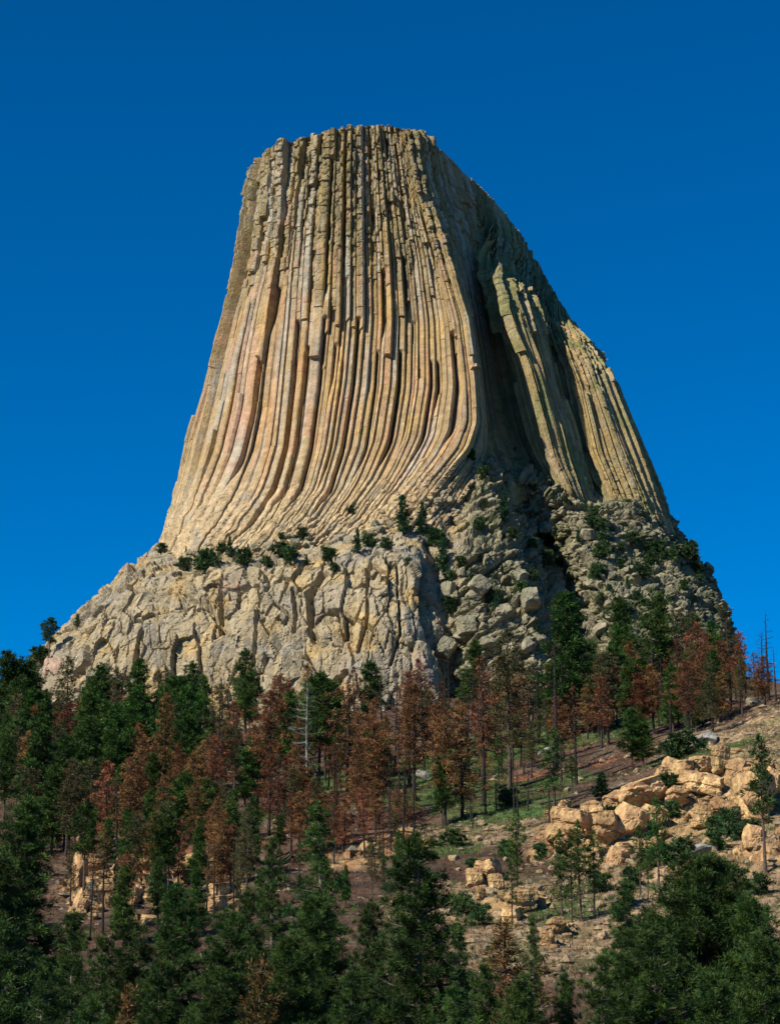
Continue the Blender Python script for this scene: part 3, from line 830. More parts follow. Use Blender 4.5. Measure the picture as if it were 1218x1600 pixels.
G1, G2 = (.018, .056, .011), (.064, .12, .02)
O1, O2 = (.05, .062, .022), (.11, .085, .035)
R1, R2 = (.09, .05, .025), (.29, .135, .055)
BLK = (.028, .024, .022)
PR = {
 'green': [Proto('pine_tree', M_NEEDLE, seed=100 + i, H=16, R=r, crown0=c0, shape=sh, nb=nb, clump=.70, cl_n=42, ln=.5, wd=.05, colA=G1, colB=G2, dens=1.25, gap=g)
           for i, (r, c0, sh, nb, g) in enumerate([(2.7, .18, 'cone', 80, .25), (2.5, .3, 'column', 66, .3), (3.0, .12, 'cone', 90, .2), (2.6, .42, 'round', 52, .3), (2.3, .25, 'cone', 60, .35)])],
 'airy': [Proto('pine_tree', M_NEEDLE, seed=250 + i, H=12, R=r, crown0=c0, shape='column', nb=34, clump=.5, cl_n=30, ln=.4, wd=.05, colA=G1, colB=G2, dens=.9, gap=.45, trunkr=.14, trunkcol=(.07, .05, .04))
           for i, (r, c0) in enumerate([(1.7, .25), (2.0, .35), (1.5, .4)])],
 'mixed': [Proto('pine_tree', M_NEEDLE, seed=200 + i, H=16, R=r, crown0=c0, shape=sh, nb=nb, clump=.63, cl_n=32, ln=.46, wd=.045, colA=O1, colB=O2, dens=.95, gap=.4, trunkcol=(.06, .045, .035))
           for i, (r, c0, sh, nb) in enumerate([(2.5, .3, 'column', 56), (2.3, .4, 'round', 46), (2.6, .22, 'cone', 60)])],
 'rust': [Proto('scorched_pine', M_RUST, seed=300 + i, H=15, R=r, crown0=c0, shape=sh, nb=nb, clump=.68, cl_n=34, ln=.42, wd=.046, colA=R1, colB=R2, dens=1.0, gap=.35, trunkcol=(.035, .028, .025))
           for i, (r, c0, sh, nb) in enumerate([(2.5, .25, 'column', 56), (2.3, .35, 'round', 46), (2.6, .18, 'cone', 62), (2.2, .3, 'column', 40)])],
 'burnt': [Proto('burnt_pine', M_RUST, seed=400 + i, H=15, R=r, crown0=c0, shape='column', nb=nb, clump=.4, trunkcol=BLK, trunkr=.2, foliage=False, twig=True, gap=.3, droop=0)
           for i, (r, c0, nb) in enumerate([(1.7, .3, 46), (1.4, .45, 30), (2.0, .35, 60), (1.1, .5, 20)])],
 'sparse': [Proto('scorched_pine', M_RUST, seed=500 + i, H=15, R=2.1, crown0=.35, shape='column', nb=40, clump=.5, cl_n=16, ln=.4, wd=.06, colA=(.09, .04, .024), colB=(.17, .07, .035), dens=.7, gap=.4, trunkcol=BLK)
            for i in range(2)],
 'grey': [Proto('dead_tree', M_BARK, seed=550, H=15, R=2.0, crown0=.25, shape='column', nb=52, clump=.4, trunkcol=(.17, .16, .15), trunkr=.13, foliage=False, twig=True, gap=.2, droop=.1)],
 'near': [Proto('pine_tree', M_NEEDLE, seed=600 + i, H=18, R=r, crown0=.06, shape=sh, nb=nb, clump=.42, cl_n=92, ln=.27, wd=.016, colA=(.012, .038, .009), colB=(.064, .112, .02), dens=1.15, gap=g + .05, trunkr=.24, trunkcol=(.16, .13, .11))
          for i, (r, sh, nb, g) in enumerate([(4.3, 'cone', 210, .2), (3.4, 'cone', 170, .28), (4.6, 'cone', 230, .15), (3.4, 'cone', 130, .35)])],
 'wide': [Proto('pine_tree', M_NEEDLE, seed=650, H=15, R=5.2, crown0=.04, shape='dome', nb=420, clump=.44, cl_n=92, ln=.27, wd=.016, colA=(.012, .038, .009), colB=(.064, .112, .02), dens=1.25, gap=.2, trunkr=.25, trunkcol=(.16, .13, .11))],
 'nearmix': [Proto('pine_tree', M_RUST, seed=670, H=15, R=2.7, crown0=.08, shape='column', nb=120, clump=.45, cl_n=30, ln=.3, wd=.03, colA=(.05, .06, .02), colB=(.17, .085, .03), dens=1.0, gap=.35, trunkr=.18)],
 'shrub': [Proto('juniper_shrub', M_NEEDLE, seed=700 + i, H=3.0, R=r, crown0=.05, shape='round', nb=26, clump=.45, cl_n=22, ln=.5, wd=.07, colA=(.02, .06, .02), colB=(.06, .10, .03), dens=1.2, gap=.2, trunkr=.09)
           for i, r in enumerate((1.7, 1.3, 2.1))],
 'spire': [Proto('pine_tree', M_NEEDLE, seed=720 + i, H=9, R=1.7, crown0=.06, shape='cone', nb=50, clump=.42, cl_n=22, ln=.45, wd=.07, colA=(.012, .05, .02), colB=(.03, .085, .03), dens=1.2, gap=.12, trunkr=.13)
           for i in range(2)],
}
TREES = []
def D_ok(p): return 290 < p[1] < 720
def put(kind, p, H, wid=1.0, rng=RNG, var=None, label=None, cat=None, group=None):
    pr = PR[kind][int(rng.integers(len(PR[kind]))) if var is None else var]
    root = bpy.data.objects.new(pr.name, pr.parts[0][1] if len(pr.parts) == 1 else None)
    COL.objects.link(root)
    root.location = Vector([float(v) for v in p])
    root.rotation_euler = (float(rng.normal(0, .015)), float(rng.normal(0, .015)), float(rng.uniform(0, 6.28)))
    k = H / pr.H
    if D_ok(p): wid = wid * float(rng.uniform(1.0, 1.35)) * max(1.0, (pr.H / H) ** .45)
    root.scale = (k * wid, k * wid, k)
    for nm, me in (pr.parts if len(pr.parts) > 1 else []):
        o = bpy.data.objects.new(nm, me); COL.objects.link(o); o.parent = root
    root.empty_display_size = .5
    px, py = project(np.array(p, float)); _, pt = project(np.array([p[0], p[1], p[2] + H]))
    TREES.append(dict(o=root, kind=kind, px=float(px), py=float(py), top=float(pt), D=float(p[1]), H=H, label=label, cat=cat, group=group))
    return root

def tree_px(kind, px, ytop, ybase, **kw):
    """stands on the ground where the photo's foot is seen, as tall as the photo shows"""
    p = march(px, ybase)
    r = ray(px, ytop); top = r * (p[1] / r[1])
    return put(kind, p, max(2.0, top[2] - p[2]), **kw)

def tree_at(kind, px, ytop, D, **kw):
    """foot hidden below the frame: distance given"""
    x = ray(px, ytop); q = x * (D / x[1])
    z = float(ground_z(np.array([q[0]]), np.array([D]))[0])
    return put(kind, (q[0], D, z), q[2] - z, **kw)

def tree_rock(kind, px, ytop, ybase, **kw):
    p = on_rock(px, ybase)
    r = ray(px, ytop); top = r * (p[1] / r[1])
    return put(kind, p - np.array([0, 0, .3]), max(1.0, top[2] - p[2]), **kw)

# foreground pines (feet below the picture)
for a in [
 ('near', 48, 1250, 128, dict(wid=1.15, var=0, label='tall dark green pine filling the left edge of the foreground')),
 ('near', -12, 1335, 112, dict(var=2, label='dark green pine cut off by the bottom left corner')),
 ('near', 112, 1425, 112, dict(var=1, label='dark pine just right of the big pine at the left edge')),
 ('near', 170, 1462, 104, dict(var=3, label='low pine in the shade right of the leftmost foreground pines')),
 ('near', 270, 1385, 118, dict(wid=.95, var=2, label='bright green bushy pine in front of the lowest left sandstone bank')),
 ('near', 428, 1312, 132, dict(wid=.9, var=3, label='slim dark green pine left of the pine with the pale visible trunk')),
 ('near', 515, 1257, 126, dict(wid=1.0, var=3, label='tall open pine whose pale trunk shows between its branches')),
 ('near', 362, 1425, 106, dict(var=0, label='full green pine at bottom left of centre')),
 ('near', 455, 1462, 92, dict(var=2, label='broad green pine at the bottom in front of the open trunked pine')),
 ('near', 650, 1308, 98, dict(wid=1.0, var=0, label='largest pointed green pine at the bottom centre with long leader')),
 ('near', 592, 1410, 108, dict(var=1, label='pine tucked behind the left side of the pointed centre pine')),
 ('near', 722, 1440, 106, dict(var=3, label='pine crowding the right side of the pointed centre pine')),
 ('near', 832, 1432, 135, dict(wid=.8, var=3, label='small slim pine left of the bare gravel slope')),
 ('nearmix', 785, 1442, 112, dict(wid=1.45, label='young pine with rust coloured needles near the bottom centre right')),
 ('nearmix', 400, 1500, 90, dict(wid=.9, label='half scorched pine between the green pines at bottom left of centre')),
 ('nearmix', 205, 1545, 92, dict(wid=.8, label='half scorched pine low in the bottom left corner area')),
 ('near', 885, 1520, 105, dict(wid=.9, var=1, label='small pine at the bottom in front of the gravel slope')),
 ('near', 985, 1378, 118, dict(var=1, label='pine standing close behind the left of the huge round pine')),
 ('wide', 1110, 1345, 100, dict(wid=1.0, label='huge rounded dark green pine at the bottom right')),
 ('near', 1195, 1462, 92, dict(var=2, label='dark pine at the bottom right corner beside the huge round pine')),
 ('near', 1020, 1455, 90, dict(var=0, label='pine in front of the left side of the huge round pine')),
 ('near', 940, 1490, 88, dict(var=3, label='feathery pine left of the huge round pine at the bottom')),
 ('near', 245, 1500, 88, dict(var=1, label='pine at the bottom in front of the bright bushy pine')),
 ('near', 62, 1500, 84, dict(var=3, label='pine at the foot of the tall left edge pine')),
 ('near', 330, 1540, 82, dict(var=2, label='lowest pine at the bottom left of centre')),
 ('near', 545, 1515, 84, dict(var=3, label='lowest pine at the bottom centre left')),
 ('near', 700, 1540, 84, dict(var=1, label='lowest pine at the bottom centre right')),
 ('near', 140, 1560, 80, dict(var=0, label='lowest pine in the bottom left corner area')),
 ('near', 1110, 1520, 80, dict(var=2, label='lowest pine in front of the huge round pine')),
 ('near', 985, 1452, 98, dict(var=0, label='dark pine low between the feathery pine and the huge round pine')),
 ('near', 1172, 1400, 97, dict(var=2, wid=.9, label='full pine tucked behind the right side of the huge round pine')),
 ('near', 755, 1505, 92, dict(var=1, wid=.9, label='low green pine in front of the rust coloured young pine')),
 ('near', 205, 1440, 100, dict(var=0, label='dark pine just left of the bright green bushy pine')),
 ('near', 500, 1400, 104, dict(var=2, label='full pine standing in front of the open pine with the pale trunk')),
 ('near', 395, 1390, 116, dict(var=1, wid=.9, label='dense dark pine between the bushy pine and the slim dark pine')),
 ('near', 8, 1440, 90, dict(var=0, label='dark pine low against the left edge of the picture')),
 ('near', 1060, 1400, 108, dict(var=3, label='pine whose top pokes up beside the huge round pine')),
 ('near', 820, 1530, 88, dict(var=2, wid=.8, label='lowest pine beside the gravel slope')),
]:
    tree_at(a[0], a[1], a[2], a[3], group='pines in the foreground', **a[4])

# hand placed trees of the slope
HAND = [
 ('green',8,1020,1190),('green',26,1034,1185),('green',70,1080,1205),('mixed',101,1030,1200),('green',130,1078,1235),('green',155,1040,1205),('mixed',178,1046,1222),
 ('green',214,1033,1195),('mixed',254,1046,1190),('rust',256,1088,1255),('green',60,1120,1310),('green',295,1068,1185),('green',317,1058,1190),('mixed',342,1072,1225),
 ('green',383,1016,1160),('rust',332,1150,1285),('rust',420,1082,1255),('rust',402,1155,1275),('grey',480,1064,1262),('green',497,1054,1235),('sparse',542,1074,1252),
 ('burnt',596,1046,1185),('rust',592,1130,1292),('mixed',140,1185,1305),('rust',214,1200,1325),('rust',296,1180,1310),('rust',100,1205,1330),('green',455,1082,1220),
 ('burnt',617,1060,1212),('burnt',640,1052,1232),('burnt',662,1040,1200),('rust',647,1072,1252),('rust',695,1110,1292),('rust',722,1102,1282),('sparse',755,1030,1262),
 ('mixed',796,985,1232),('green',745,1003,1110),('burnt',840,1030,1165),('burnt',868,1000,1202),('green',892,928,1152),('sparse',900,1075,1226),('mixed',950,1022,1165),
 ('green',983,1030,1160),('green',970,935,1095),('airy',866,1140,1272),('green',988,1108,1205),('green',1032,930,1112),('mixed',1068,955,1100),('rust',1096,975,1112),
 ('green',1117,972,1108),('mixed',1141,943,1098),('burnt',1201,953,1095),('burnt',1165,1000,1096),('sparse',1180,1020,1096),('green',1080,1085,1145),('shrub',1060,1150,1188),
 ('spire',940,1208,1250),('green',690,1182,1292),('airy',1196,1152,1372),('airy',1012,1330,1410),('airy',893,1310,1445),('airy',1030,1250,1402),('airy',1000,1292,1402),('airy',878,1300,1446),('airy',908,1285,1442),('airy',928,1300,1440),
 ('airy',800,1330,1445),('airy',808,1268,1402),('rust',560,1160,1300),('burnt',610,1230,1330),('rust',620,1235,1300),('mixed',580,1310,1420),('burnt',322,1310,1440),('burnt',334,1305,1435),
 ('burnt',140,1330,1470),('burnt',178,1330,1455),('sparse',160,1300,1460),('rust',360,1290,1400),('rust',250,1215,1370),('green',165,1280,1400),('green',262,1290,1400),('rust',505,1240,1330),
 ('rust',1150,1030,1100),('burnt',1212,1010,1096),('burnt',1190,985,1094),('sparse',1058,1000,1112),('green',1005,1120,1200),('mixed',915,1000,1130),('rust',940,1060,1170),('shrub',1140,1270,1308),
 ('shrub',1000,1275,1300),('shrub',790,1235,1262),('rust',1000,1060,1145),('green',205,1075,1240),
]
for k, x, t, b in HAND: tree_px(k, x, t, b)

# the rest of the belt, thinner towards the open slope on the right
def fill(n, x0, x1, y0, y1, hpx, kinds, seed, mind=9):
    rng = np.random.default_rng(seed); done = 0
    names = list(kinds); pw = np.array([kinds[k] for k in names], float); pw /= pw.sum()
    for _ in range(n * 12):
        if done >= n: break
        x = rng.uniform(x0, x1); y = rng.uniform(y0, y1)
        if any(abs(q['px'] - x) < mind and abs(q['py'] - y) < mind * .9 for q in TREES): continue
        k = names[rng.choice(len(names), p=pw)]
        h = rng.uniform(*hpx) * (1.0 if k not in ('shrub',) else .2)
        tree_px(k, x, y - h, y, rng=rng); done += 1
fill(50, 0, 330, 1175, 1270, (100, 140), dict(green=3, mixed=2, rust=2.2), 1, 8)
fill(66, 0, 420, 1262, 1410, (95, 145), dict(green=1.9, mixed=2.8, rust=3.4, burnt=.6), 2, 8)
fill(58, 330, 640, 1160, 1265, (85, 130), dict(green=2.4, mixed=2.0, rust=3.0, burnt=2.2, sparse=1.5), 3, 8)
fill(24, 400, 650, 1275, 1340, (60, 115), dict(mixed=1.4, rust=2, burnt=1.5, sparse=1), 4)
fill(62, 640, 880, 1115, 1220, (70, 112), dict(rust=4, burnt=4, sparse=3.5, mixed=1.4), 5, 6)
fill(16, 680, 900, 1220, 1300, (40, 95), dict(burnt=3, sparse=2, airy=.8), 6)
fill(56, 860, 1160, 1100, 1160, (75, 130), dict(green=3, mixed=2.4, rust=2.2, burnt=2, sparse=1), 7, 7)
fill(9, 1100, 1218, 1096, 1104, (50, 105), dict(burnt=3, rust=1, sparse=2), 8)
fill(14, 960, 1218, 1200, 1420, (30, 60), dict(shrub=5), 9, 16)
fill(10, 0, 60, 1150, 1260, (110, 140), dict(green=4, mixed=1), 10)
fill(8, 700, 1000, 1290, 1450, (40, 60), dict(shrub=3), 11, 14)
fill(10, 400, 640, 1330, 1420, (60, 110), dict(mixed=1.5, burnt=1.5, sparse=1, green=1), 14)
fill(12, 0, 420, 1400, 1480, (90, 130), dict(mixed=1.5, burnt=.5, rust=1.2, green=2), 15)

# trees and shrubs rooted on the tower
ROCKT = [
 ('spire',630,774,831,dict(wid=1.15,label='tallest dark pointed pine on the ledge between the columns and the pale cliff')),
 ('spire',658,784,832,dict(label='smaller pointed pine right of the tallest ledge pine')),
 ('spire',557,826,862,dict(label='small pointed pine left of the tallest ledge pine')),
 ('spire',357,838,868,dict(label='small pine at the left end of the ledge under the columns')),
 ('spire',690,840,888,dict(label='pine on the shaded corner at the right end of the pale cliff')),
 ('shrub',318,856,888,dict(label='wide shrub group hanging over the upper left edge of the pale cliff')),
 ('shrub',384,855,878,dict(label='dark round shrub on the ledge below the left columns')),
 ('shrub',455,850,876,dict(label='shrub on the ledge above the deepest crack of the pale cliff')),
 ('shrub',508,852,876,dict(label='round green shrub near the middle of the ledge')),
 ('shrub',522,876,890,dict(label='flat bright shrub at the middle rim of the pale cliff')),
 ('shrub',250,846,862,dict(label='small shrub where the left column edge meets the cliff top')),
 ('shrub',292,868,888,dict(label='small shrub at the cliff rim near the left end of the ledge')),
 ('shrub',578,832,850,dict(label='small shrub right of the small pointed ledge pine')),
 ('shrub',675,822,850,dict(wid=1.2,label='dark spreading shrub beside the ledge pines')),
 ('shrub',600,838,852,dict(label='small shrub just below the tallest ledge pine')),
 ('shrub',435,830,842,dict(label='small shrub at the foot of the middle columns')),
 ('shrub',470,822,836,dict(label='shrub high on the flared column feet left of centre')),
 ('shrub',548,788,798,dict(label='tiny shrub high on the flared middle columns')),
 ('green',76,965,1024,dict(wid=1.3,label='lone pine against the sky at the left foot of the cliff')),
 ('green',118,958,982,dict(wid=1.1,label='small pine peeping over the left skyline of the cliff')),
 ('shrub',64,1008,1030,dict(wid=1.5,label='bushy shrub under the lone skyline pine on the left')),
 ('shrub',753,725,745,dict(label='shrub at the foot of the shaded recess')),
 ('shrub',740,700,716,dict(label='shrub at the lowest tip of the sharp column edge')),
 ('spire',790,768,815,dict(label='dark slim pine in the boulders below the shaded recess')),
 ('spire',845,968,1000,dict(label='small pine among the big boulders low on the right')),
 ('spire',772,920,952,dict(label='small pine between the large boulders right of the pale cliff')),
 ('shrub',1078,852,866,dict(label='shrub on the right skyline of the boulder slope')),
 ('shrub',1088,858,872,dict(label='outermost shrub on the right skyline')),
]
for k, x, t, b, kw in ROCKT: tree_rock(k, x, t if k != 'shrub' else b - (b - t) * .8, b, group='pines and shrubs rooted on the tower', **kw)
_r = np.random.default_rng(77)
for (x0, x1, y0, y1, n) in ((740, 860, 760, 930, 20), (860, 960, 770, 860, 10), (930, 1110, 850, 985, 34), (270, 640, 852, 884, 12), (690, 760, 860, 980, 8)):
    for _ in range(n):
        x = _r.uniform(x0, x1); y = _r.uniform(y0, y1)
        if y < 700 + 1.0 * (x - 750) * .4: continue
        tree_rock('shrub' if _r.random() < .75 else 'spire', x, y - _r.uniform(8, 20), y, rng=_r, group='pines and shrubs rooted on the tower')
# ------------------------------------------------------------------ boulders and sandstone outcrops
def ico(sub):
    import bmesh
    bm = bmesh.new(); bmesh.ops.create_icosphere(bm, subdivisions=sub, radius=1)
    bm.verts.ensure_lookup_table()
    V = np.array([v.co[:] for v in bm.verts]); F = np.array([[v.index for v in f.verts] for f in bm.faces]); bm.free()
    return V, F
ICO4, ICO5, ICO3 = ico(4), ico(5), ico(3)

def rock_mesh(name, seed, mat, c1, c2, strata=0.0, box=0.0, ic=None, ncut=14, c3=None):
    rng = np.random.default_rng(seed)
    V, F = ic or ICO5
    V = V.copy()
    if box:
        V = V * ((1 - box) + box / np.max(np.abs(V), axis=1, keepdims=True) * .85)
    for _ in range(ncut):
        n = unit(rng.normal(0, 1, 3)); d = rng.uniform(.55, .9)
        V = V - np.maximum(0, V @ n - d)[:, None] * n * .92
    nn = unit(V)
    q = V * 2.2 + seed * 3.1
    V = V + nn * (.10 * fbm(q, 3, seed) - .05 * (np.abs(fbm(q * .8, 2, seed + 3)) < .05))[:, None]
    if strata:
        b = V[:, 2] * 4.0 + .5 * fbm(V * 1.2 + seed, 2, seed + 9)
        ins = (hsh(np.floor(b).astype(int), np.zeros(len(b), int), np.zeros(len(b), int), seed) - .4) * strata
        V[:, :2] *= (1 + ins)[:, None]
    n = fbm(V * 1.6 + seed, 4, seed + 20)
    c = mix(c1, c2, sstep(-.3, .35, n))
    if c3 is not None: c = mix(c, c3, sstep(.15, .4, fbm(V * np.array([3, 3, 1.2]) + seed * 2, 3, seed + 31)) * .8)
    return mesh_from(name, V, F, mat, np.clip(c, .02, .8))

SANDR = [rock_mesh('rock_block', 800 + i, M_SAND, (.50, .335, .155), (.34, .205, .10), .22, .8, ncut=9, c3=(.20, .10, .055)) for i in range(8)]
GREYR = [rock_mesh('boulder', 850 + i, M_ROCK, (.33, .31, .26), (.24, .23, .19), 0, .25) for i in range(5)]
TANR = [rock_mesh('boulder', 870 + i, M_ROCK, (.29, .25, .165), (.20, .185, .125), 0, .6, ncut=10, c3=(.15, .14, .08)) for i in range(6)]
SCRR = [rock_mesh('boulder', 890 + i, M_SAND, (.44, .31, .17), (.32, .26, .18), 0, .35, ic=ICO3) for i in range(5)]

OUT = []
def block_at(px, py, wpx, hpx, rng, parent, meshes, sink=.35, depth=1.0):
    p = march(px, py)
    m = p[1] / FPX / CA
    sx, sz = wpx * m * .5, hpx * m * .5
    o = bpy.data.objects.new('rock_block', meshes[int(rng.integers(len(meshes)))]); COL.objects.link(o)
    o.scale = (sx, (sx + sz) * .5 * depth * rng.uniform(.8, 1.3), sz)
    o.rotation_euler = (rng.normal(0, .1), rng.normal(0, .10), rng.normal(0, .35))
    w = Vector((float(p[0]), float(p[1]), float(p[2] + sz * (1 - 2 * sink))))
    if parent:
        o.parent = parent; o.location = w - parent.location
    else: o.location = w
    return o

def outcrop(label, main, zones, seed):
    rng = np.random.default_rng(seed)
    c = march(main[0][0], main[0][1])
    root = bpy.data.objects.new('sandstone_outcrop', None); COL.objects.link(root)
    root.location = Vector([float(v) for v in c])
    tag(root, label, 'rock outcrop', 'orange sandstone outcrops on the slope')
    for (px, py, w, h) in main: block_at(px, py, w, h * 1.35, rng, root, SANDR, sink=.3)
    for (x0, x1, y0, y1, n, sz) in zones:
        for _ in range(n):
            w = sz * rng.uniform(.5, 1.6)
            block_at(rng.uniform(x0, x1), rng.uniform(y0, y1), w, w * rng.uniform(.5, .95), rng, root, SANDR)
outcrop('bright orange sandstone ledge with overhangs at the top right of the slope',
        [(1062,1222,44,36),(1048,1200,30,22),(1098,1205,52,26),(1128,1208,36,40),(1085,1236,46,40),(1166,1262,50,74),(1112,1240,40,34),(1150,1215,44,30),(1190,1270,44,70),
         (1178,1318,40,36),(1060,1262,40,30),(1208,1240,40,50),(1140,1290,30,34),(1102,1300,34,30)],
        [(1030,1215,1200,1270,26,22),(1060,1200,1270,1330,24,20)], 1)
outcrop('long tilted ochre sandstone bank in the middle of the right slope',
        [(1002,1262,92,50),(960,1262,50,30),(925,1290,50,46),(905,1310,46,46),(885,1292,44,28),(872,1318,44,26),(985,1300,62,50),(950,1320,46,50),(1020,1290,50,40),(965,1350,40,36)],
        [(860,1040,1265,1330,34,22),(900,1020,1330,1370,14,18)], 2)
outcrop('small pale sandstone cluster left of the lower right pines',
        [(762,1372,42,36),(745,1390,32,26),(778,1392,30,28),(752,1408,20,18)], [(740,795,1360,1405,5,13)], 3)
outcrop('pale sandstone lump at the upper end of the bare gravel slope',
        [(818,1424,44,36),(800,1444,36,34),(838,1412,30,24),(808,1408,34,20)], [(795,845,1415,1450,4,12)], 4)
outcrop('sandstone block at the foot of the two pines above the gravel slope', [(870,1462,34,30),(855,1478,24,28),(884,1455,22,18)], [(850,890,1450,1490,6,12)], 5)
outcrop('yellow sandstone wall glimpsed between dark trunks on the lower left',
        [(122,1385,34,50),(128,1425,30,44),(150,1410,34,50),(192,1385,40,46),(205,1412,40,46),(178,1420,30,50),(220,1372,36,36),(140,1360,40,26),(240,1395,30,40)],
        [(105,260,1350,1450,34,20)], 6)
outcrop('weathered sandstone shelf between the trunks left of centre',
        [(312,1355,46,24),(338,1372,50,24),(350,1400,44,22),(335,1425,40,26),(305,1385,34,22)], [(285,385,1340,1430,26,16)], 7)
outcrop('low broken sandstone rim across the middle of the slope',
        [(640,1310,30,16),(600,1318,34,16),(575,1330,28,16),(665,1325,30,16)], [(560,690,1305,1345,12,10)], 8)

BLD = []
def boulder(px, py, w, h, meshes, rng, label=None, group='boulders on the slope', onrock=False, sink=.3):
    if onrock:
        p = on_rock(px, py)
    else: p = march(px, py)
    m = p[1] / FPX / CA
    o = bpy.data.objects.new('boulder', meshes[int(rng.integers(len(meshes)))]); COL.objects.link(o)
    sx, sz = w * m * .5, h * m * .5
    o.scale = (sx, (sx + sz) * .55, sz)
    o.rotation_euler = (rng.normal(0, .25), rng.normal(0, .3), rng.uniform(0, 6.28) if w < 30 else rng.normal(0, .3))
    o.location = (float(p[0]), float(p[1]), float(p[2] + sz * (1 - 2 * sink)))
    BLD.append(dict(o=o, px=px, py=py, w=w, label=label, group=group, rock=onrock))
    return o
_r = np.random.default_rng(5)
boulder(1099, 1166, 58, 30, GREYR, _r, 'large pale grey slab lying on the grass above the sandstone ledge').rotation_euler = (0.1, -.25, .1)
boulder(305, 1290, 36, 26, GREYR, _r, 'grey boulder in the small clearing on the left')
boulder(660, 1218, 30, 16, GREYR, _r, 'flat grey boulder on the bright grass mid slope')
boulder(1090, 1345, 46, 22, GREYR, _r, 'grey slab just above the huge round pine')
boulder(1175, 1100, 28, 12, TANR, _r, 'flat stone on the crest of the right ridge')
boulder(1150, 1178, 16, 14, SANDR, _r, 'small orange boulder on the rim right of the pale grey slab')
boulder(556, 1282, 26, 14, GREYR, _r, 'grey boulder on the slope behind the open trunked pine')
boulder(850, 1178, 34, 14, GREYR, _r, 'long low grey rock in the grass under the scorched pines')
for _i in range(152):
    x = _r.uniform(640, 1218); y = _r.uniform(1150, 1560)
    if _i > 110: x = _r.uniform(860, 1210); y = _r.uniform(1310, 1430)
    if y < 1110 + (1218 - x) * .22: continue
    w = _r.uniform(5, 15) * (1 + (y - 1150) / 500)
    boulder(x, y, w, w * _r.uniform(.5, .9), SCRR, _r)
for _ in range(26):
    w = _r.uniform(5, 16); boulder(_r.uniform(60, 640), _r.uniform(1290, 1440), w, w * .6, SCRR, _r)
# rubble on the boulder slope to the right of the cliff
for (x, y, w, h) in [(728,975,44,34),(752,915,40,34),(815,905,32,28),(762,1000,36,24),(700,925,34,40),(830,940,36,36),(790,955,34,26),(700,1010,34,40),
                     (735,1040,34,26),(800,1015,34,26),(845,1000,34,26),(935,985,30,22),(960,960,26,20),(870,925,30,34),(915,935,24,26)]:
    boulder(x, y, w, h, TANR, _r, onrock=True, group='boulders below the tower', sink=.52)
for _ in range(80):
    x = _r.uniform(700, 1120); y = _r.uniform(780, 1040)
    if (x < 860 and y < 900 and _r.random() < .75) or y < 760 + (x - 700) * .18 or (820 < x < 905 and y < 700 + (x - 760) * 1.35): continue
    w = _r.uniform(9, 24) if x < 930 else _r.uniform(7, 17)
    boulder(x, y, w, w * _r.uniform(.6, 1.3), TANR, _r, onrock=True, group='boulders below the tower', sink=.5)
for _ in range(46):
    x = _r.uniform(270, 700); y = 868 - (x - 270) * .12 + _r.normal(0, 7) - max(0, x - 560) * .35
    w = _r.uniform(8, 20)
    boulder(x, y, w, w * _r.uniform(.45, .8), TANR, _r, onrock=True, group='boulders below the tower', sink=.5)

# fallen trunks
logv, logf = sticks([((-.5, 0, 0), (.5, 0, 0), .5, .28)], 8)
LOGM = mesh_from('fallen_log', logv, logf, M_BARK, np.tile(np.array(BLK) * 1.6, (len(logv), 1)))
LOGS = []
for k in range(34):
    px = _r.uniform(420, 1010) if k > 6 else _r.uniform(1000, 1120); py = 1290 - (px - 640) * .22 + _r.uniform(-60, 25) if k > 6 else _r.uniform(1130, 1200)
    p = march(px, py); L = _r.uniform(4, 12); a = _r.normal(.5, .5)
    e0 = np.array([p[0] - math.cos(a) * L / 2, p[1] - math.sin(a) * L / 2]); e1 = np.array([p[0] + math.cos(a) * L / 2, p[1] + math.sin(a) * L / 2])
    z = ground_z(np.array([e0[0], e1[0]]), np.array([e0[1], e1[1]])) + .25
    o = obj('fallen_log', LOGM); o.location = ((e0[0] + e1[0]) / 2, (e0[1] + e1[1]) / 2, float(z.mean()) + .1)
    o.scale = (L, .36, .36)
    o.rotation_euler = (0, -math.atan2(float(z[1] - z[0]), L), a)
    LOGS.append(dict(o=o, px=px, py=py))

# ------------------------------------------------------------------ ground cover
def scatter(n, patch, seed, thr=.12, spread=1.0):
    rng = np.random.default_rng(seed)
    X = rng.uniform(-80, 95, n * 6) ; Y = rng.uniform(110, 470, n * 6)
    if patch is not None:
        k = blob(X, Y, patch) + .2 * fbm(np.stack([X, Y, 0 * X], -1) / 6, 2, seed) > thr
        X, Y = X[k], Y[k]
    X, Y = X[:n], Y[:n]
    return X, Y, ground_z(X, Y)

def blades(name, n, patch, seed, h, w, cA, cB, mat, flat=0.0):
    X, Y, Z = scatter(n, patch, seed)
    rng = np.random.default_rng(seed + 1)
    n = len(X); per = 5
    b = np.stack([X, Y, Z - .03], -1)[:, None] + rng.normal(0, .18, (n, per, 3)) * [1, 1, 0]
    d = rng.normal(0, .45, (n, per, 3)); d[..., 2] = 1 - flat
    d = unit(d) * h * rng.uniform(.5, 1.3, (n, per, 1))
    s_ = unit(np.cross(d, rng.normal(0, 1, (n, per, 3)))) * w
    V = np.stack([b - s_, b + s_, b + d + s_ * .3, b + d - s_ * .3], 2)
    t = rng.random((n, 1, 1)); c = (np.array(cA) * (1 - t) + np.array(cB) * t) * rng.uniform(.7, 1.3, (n, per, 1))
    o = obj(name, mesh_from(name, V.reshape(-1, 3), np.arange(n * per * 4).reshape(-1, 4), mat, np.repeat(c.reshape(-1, 3), 4, 0)))
    return o
tag(blades('grass', 16000, GRASSY, 31, .42, .05, (.05, .12, .025), (.12, .16, .045), M_GRASS), 'green grass growing in patches between the scorched trees', 'grass', kind='stuff')
